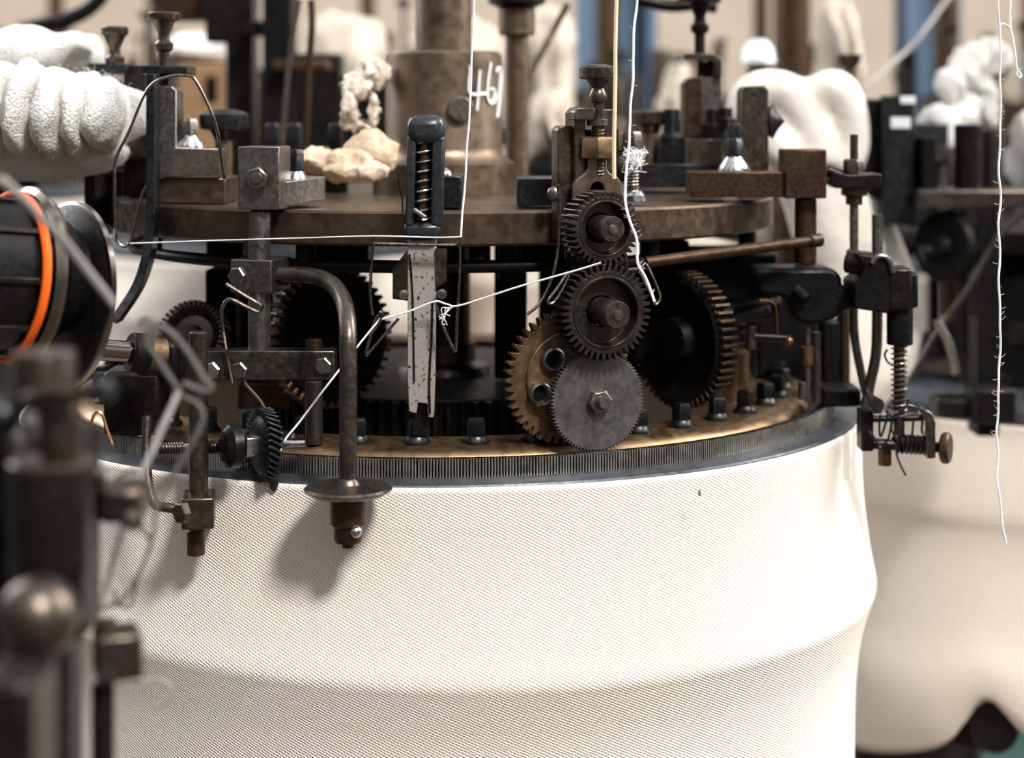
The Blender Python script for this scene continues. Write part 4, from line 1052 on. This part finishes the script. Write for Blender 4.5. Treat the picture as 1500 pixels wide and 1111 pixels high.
RM = big_machine(.515, 1.62, .045, 'blurred black knitting machine on the right above the second cream fabric tube', .80, 2)
# extra fittings seen clearly on its near side
k = 1.38 / F
part('flywheel', MB().lathe([(0, -.006), (S(50, 1.38), -.006), (S(54, 1.38), 0), (S(50, 1.38), .006), (S(18, 1.38), .006), (S(14, 1.38), .014), (0, .014)], P(1386, 362, 1.38), (-.80, -.6, .05), 48), M['black'], RM)
part('flywheel_shaft', MB().cyl(P(1350, 372, 1.38), P(1400, 356, 1.38), S(13, 1.38), n=20), M['black'], RM)
part('bronze_screw', MB().cyl(P(1390, 412, 1.4), P(1390, 462, 1.4), S(11, 1.4), n=20), M['brown'], RM)
part('upright', MB().pbox(1432, 300, 1464, 640, 1.36, .03), M['black'], RM, .001)
part('bed_bar', MB().pbox(1374, 585, 1485, 615, 1.34, .03), M['dark'], RM, .003)
part('bed_block', MB().pbox(1425, 570, 1490, 622, 1.33, .03), M['black'], RM, .003)
part('shelf', MB().pbox(1345, 278, 1560, 306, 1.36, .06), M['iron'], RM, .002)
part('lever', MB().tube(spl(PP([(1372, 470), (1388, 500), (1396, 525), (1400, 548)], 1.34), 5), S(6, 1.34), 10), M['steel'], RM)
part('lever', MB().tube(spl(PP([(1330, 560), (1372, 490), (1420, 420), (1460, 350), (1510, 300)], 1.35), 5), S(5, 1.34), 10), M['iron'], RM)
part('post', MB().pbox(1352, 200, 1372, 290, 1.37, .03), M['black'], RM, .001)
part('cylinder', MB().cyl(P(1418, 292, 1.38), P(1418, 182, 1.38), S(20, 1.38), n=28), M['dark'], RM)
part('cylinder', MB().cyl(P(1454, 292, 1.40), P(1454, 190, 1.40), S(16, 1.38), n=28), M['iron'], RM)
part('block', MB().pbox(1262, 145, 1340, 290, 1.40, .05), M['dark'], RM, .002)
part('block', MB().pbox(1294, 140, 1340, 330, 1.385, .015), M['blue'], RM, .001)
part('paint_mark', MB().pbox(1305, 172, 1334, 188, 1.3845, .001), M['bulb'], RM, .0003)
part('paint_mark', MB().pbox(1319, 141, 1341, 152, 1.3845, .001), M['bulb'], RM, .0003)
part('thumb_screw', MB().lathe([(0, 0), (S(8, 1.45), 0), (S(7, 1.45), S(42, 1.45)), (S(15, 1.45), S(50, 1.45)), (S(17, 1.45), S(62, 1.45)), (0, S(62, 1.45))], P(1245, 142, 1.45), Z_, 24), M['brown'], RM)
knit_tube('knitted_fabric_tube', [(.232, .2555), (.232, .27), (.235, .30), (.236, .33), (.231, .35), (.229, .38), (.232, .43), (.238, .465), (.236, .49), (.230, .502)],
          .515, 1.62, 160, .0017, 'second cream knitted fabric tube with a wavy lower hem behind on the right', wob=.05, seed=4, hemf=lambda d: .018 + .005 * max(0, min(1, (-20 - d) / 10)) + .048 * max(0, min(1, (-d - 35) / 40)) + .006 * math.sin(math.radians(d * 5)) - .038 * math.exp(-((d + 31) / 6) ** 2) )
PX = .30
TP = thing('take_up_pot', 'dark brown pot showing under the wavy hem of the second fabric tube', 'pot', (PX, 1.66, .0))
part('pot', MB().lathe([(0, .70), (.12, .70), (.135, .72), (.140, .783), (.13, .790), (0, .790)], (PX, 1.66, 0), Z_, 64), M['pot'], TP)
part('leg', MB().cyl((PX, 1.66, 0), (PX, 1.66, .70), .06, n=32), M['pot'], TP)
part('outlet', MB().cyl((PX + .10, 1.60, .79), P(1458, 1066, 1.45), S(37, 1.45), n=32), M['pot'], TP)

# ---------------------------------------------------------------- machines and bundles in the hall behind
B1 = big_machine(-.38, 2.75, .0, 'far blurred knitting machine on the left behind the bronze plate', 1.0, 21, 2.1)
B2 = big_machine(.17, 3.08, -.02, 'far blurred knitting machine in the middle behind the column', 1.0, 22, 1.6)
B3 = big_machine(.70, 2.75, .02, 'far blurred knitting machine on the right behind the black block', 1.0, 23, 2.0)
B4 = big_machine(-1.05, 3.2, -.06, 'far blurred knitting machine at the far left behind the cotton bundle', 1.0, 24, 1.8)
pr = [(.2885, .2108), (.287, .24), (.292, .28), (.295, .30), (.288, .33), (.282, .38), (.280, .50), (.275, .66), (.27, .76)]
for (x, y, dz, lab) in ((-.38, 2.75, 0, 'blurred white fabric tube seen through the gap left of the bent arm'), (.17, 3.08, -.02, 'blurred white fabric tube glimpsed between the post and the brass gear'),
                        (.70, 2.75, .02, 'blurred white fabric tube of the far machine behind the second tube'), (-1.05, 3.2, -.06, 'blurred white fabric tube of the machine at the far left')):
    knit_tube('knitted_fabric_tube', [(r, h + dz) for r, h in pr], x, y, 96, .0017, lab)
SF = thing('shelf', 'long dark shelf behind the machine carrying the cloth heaps', 'shelf', P(800, 900, 2.1))
za = EYE - .053
part('board', MB().box((.02, 2.15, za - .006), (1.5, .36, .012)), M['black'], SF, .001)
for x in (-.66, .72):
    part('leg', MB().box((x, 2.15, (za - .012) / 2), (.04, .3, za - .012)), M['black'], SF)
for i, (x, y, dz, rz, lab) in enumerate(((-1.15, 4.3, -.02, .3, 'faint dark knitting machine farthest back at the left, under the curved overhead bar'), (-.36, 4.25, 0, 1.1, 'faint dark knitting machine farthest back, left of the column shaft'),
                                (.62, 4.25, .01, 2.0, 'faint dark knitting machine farthest back, right of the wide blue post'), (1.32, 4.35, 0, 2.9, 'faint dark knitting machine farthest back at the right edge'))):
    c = copy_tree(B1); c.location = Vector((x, y, B1.location.z - dz)); c.rotation_euler = (0, 0, rz); c['label'] = lab
def bundle(x0, y0, x1, Y, label, mat, seed):
    """a heap of cloth standing on the shelf: spans x0..x1, top y0, down to the board"""
    k = Y / F; random.seed(seed); c = P((x0 + x1) / 2, 100, Y); w = (x1 - x0) * k / 2
    zt = EYE - (y0 - HZ) * k; hh = (zt - za) / 2; n = 30; mb = MB()
    mb.ball((0, 0, 0), 1, (w, .06, hh), n)
    for i, v in enumerate(mb.v):
        v = v.copy(); t = max(-1, min(1, v.z / hh))
        f = 1 + .22 * math.sin(v.x / w * 9 + seed + 2.5 * t) * (1 - .3 * abs(t)); g = (1 - t * t) ** -.25 if abs(t) < .97 else 1.6
        mb.v[i] = Vector((v.x * min(g, 1.6) * (.9 + .1 * f), v.y * f * min(g, 1.7), v.z)) + Vector((c.x, Y, za + hh))
    rough_up(mb, .016, 16, seed); rough_up(mb, .007, 50, seed + 3)
    lo = min(v.z for v in mb.v)
    mb.v = [v + Vector((0, 0, za - lo + .0005)) for v in mb.v]
    return solo('cloth_heap', mb, M[mat], label, 'cloth', smooth=180)
for i, a in enumerate(((430, 20, 575, 2.22, 'pale cloth heap left of the column top, behind the waxy rag', 'bgcloth'), (592, 30, 745, 2.22, 'pale cloth heap hidden behind the column and its shaft', 'bgcloth'),
        (768, 5, 842, 2.25, 'beige cloth heap between the thin spindle and the wide blue post', 'bgcloth'), (775, 128, 838, 2.05, 'small rounded cream cloth in front of the beige heap by the spindle', 'bgcloth'),
        (962, 92, 1012, 2.12, 'small cream cloth heap right of the wide blue post', 'bgcloth'), (1192, 10, 1248, 2.15, 'tall pale cloth heap between the brown post and the narrow blue post', 'bgcloth'))):
    bundle(*a, 60 + i)
def drape(x0, y0, x1, y1, Y, label, mat, seed, cat='cloth'):
    k = Y / F; c = P((x0 + x1) / 2, (y0 + y1) / 2, Y); mb = MB(); w, hh = (x1 - x0) * k / 2, (y1 - y0) * k / 2
    mb.ball((0, 0, 0), 1, (w, .04, hh), 30)
    mb.v = [v + c for v in mb.v]
    rough_up(mb, .010, 24, seed); rough_up(mb, .005, 70, seed + 3)
    return solo('draped_cloth', mb, M[mat], label, cat, smooth=180)
drape(-30, 38, 142, 112, 1.16, 'overexposed flat white cloth lying on top of the roped cotton bundle', 'fluff', 3)
k = 1.62 / F
crumple('draped_cloth', [(P(1392, 128, 1.62), 22 * k, .02, 26 * k), (P(1420, 108, 1.63), 28 * k, .025, 40 * k), (P(1450, 84, 1.64), 34 * k, .02, 26 * k), (P(1408, 168, 1.61), 26 * k, .02, 30 * k), (P(1440, 150, 1.63), 22 * k, .02, 40 * k)], 'fluff',
        'white cloth hung over the right machine beside the long thread', 'cloth', amp=.009, fr=40, seed=5, smooth=180)
drape(1352, 150, 1400, 262, 1.58, 'tail of white cloth trailing down left of the black cylinders', 'fluff', 6)
drape(1476, 170, 1540, 278, 1.60, 'white cloth at the right edge behind the looped thread', 'fluff', 7)
drape(232, 52, 345, 99, 2.05, 'white crumpled cloth lying on the brown box', 'fluff', 8)
BX = thing('brown_box', 'brown box standing behind the left angle bracket', 'box', P(305, 237, 2.0))
part('box_body', MB().pbox(262, 94, 344, 238, 2.0, .12), M['card'], BX, .003)
part('label', MB().pbox(300, 112, 318, 150, 1.9995, .001), M['dark'], BX)
for px0, px1, Y, lab in ((845, 960, 3.6, 'wide blue painted iron post behind the adjusting screw'), (1318, 1398, 3.8, 'narrow blue painted iron post behind the right machine')):
    t = thing('iron_post', lab, 'post', P((px0 + px1) / 2, 1000, Y))
    a, b = P(px0, 0, Y), P(px1, 0, Y); w = b.x - a.x; c = (a.x + b.x) / 2; t.location.z = 0; ORG[t.name] = Vector(t.location)
    part('web', MB().box((c, Y, 1.6), (w, .02, 3.2)), M['navy'], t)
    part('flange', MB().box((c - w / 2 + .01, Y, 1.6), (.02, .12, 3.2)), M['navy'], t, .002)
    part('flange', MB().box((c + w / 2 - .01, Y, 1.6), (.02, .12, 3.2)), M['navy'], t, .002)
for px, w, Y, m, lab in ((1160, 54, 2.45, 'brown', 'dark brown iron post behind the cloth bundle'),):
    a = P(px, 100, Y); o = solo('round_post', MB().cyl((a.x, Y, 0), (a.x, Y, 2.4), S(w / 2, Y), n=32), M[m], lab, 'post')
BV = thing('lamp_bulb', 'shiny white rounded lamp cover above the cloth bundle', 'lamp', P(1110, 100, 1.8))
part('shade', MB().lathe([(0, .024), (.008, .024), (.016, .016), (.019, 0), (.017, 0), (0, .012)], P(1110, 92, 1.8), Z_, 32), M['bulb'], BV)
part('neck', MB().cyl(P(1108, 96, 1.8), P(1108, 160, 1.8), .010, n=20), M['black'], BV)
for q, r, m, lab in (([(438, 0), (428, 60), (420, 130), (413, 215)], 4, 'steel', 'thin grey rod leaning behind the clamp block'), ([(456, 0), (457, 40), (452, 110), (448, 215)], 5, 'brown', 'slim brown rod standing behind the clamp block'),
                  ([(832, 5), (800, 65), (769, 121)], 5, 'brown', 'brown rod slanting beside the top of the spindle')):
    yarn('rod', [(a, b, 1.45 - .14 * (a < 772)) for a, b in q], S(r, 1.45), m, lab, 0, cat='rod')
HB = thing('hanging_beam', 'dark rounded beam across the top behind the white threads', 'beam', P(1000, 10, 1.5))
part('beam', MB().tube(spl(PP([(930, -2), (980, 8), (1020, 6), (1050, 10)], 1.4), 5), S(10, 1.4), 12), M['dark'], HB)

# dark uprights of the next frame, seen between the left bracket and the column
UF = thing('creel_frame', 'dark blurred upright frame behind the clamp block on the left', 'frame', P(360, 900, 1.75))
for x0, y0, x1, y1, Y, m in ((300, -60, 330, 62, 1.75, 'dark'), (330, -60, 372, 1000, 1.78, 'dark'), (384, -60, 428, 250, 1.72, 'black'), (352, 30, 420, 52, 1.74, 'black'), (428, 78, 500, 240, 1.80, 'dark'), (498, 112, 580, 240, 1.84, 'black'), (225, -60, 300, 30, 1.80, 'brown'), (400, 88, 480, 104, 1.70, 'brown')):
    part('upright', MB().pbox(x0, y0, x1, y1, Y, .04), M[m], UF, .002)
part('overhead_bar', MB().tube(spl(PP([(40, 42), (100, 28), (140, 4), (170, -40)], 1.75), 5), S(12, 1.75), 12), M['dark'], UF)
solo('lint_fleck', MB().ball(P(1025, 722, .937), .0010, (1, .8, 2)), M['greyyarn'], 'tiny brown fleck stuck to the near fabric tube', 'lint')
GR = {'thread': 'loose white threads', 'yarn_strand': 'tangled grey strands near the lens', 'mushroom_knob': 'mushroom knobs on the plate', 'angled_gear': 'angled gears under the plate', 'stud': 'blue black studs on the plate',
      'knitted_fabric_tube': 'knitted fabric tubes', 'knitting_machine': 'background knitting machines', 'cloth_heap': 'cloth heaps on the shelf', 'draped_cloth': 'white cloths lying about', 'iron_post': 'blue iron posts', 'round_post': 'round posts in the hall', 'rod': 'thin leaning rods', 'rag': 'rags by the column'}
for o in list(bpy.data.objects):
    if o.parent is None and o.get('label') and o.name.split('.')[0] in GR:
        o['group'] = GR[o.name.split('.')[0]]
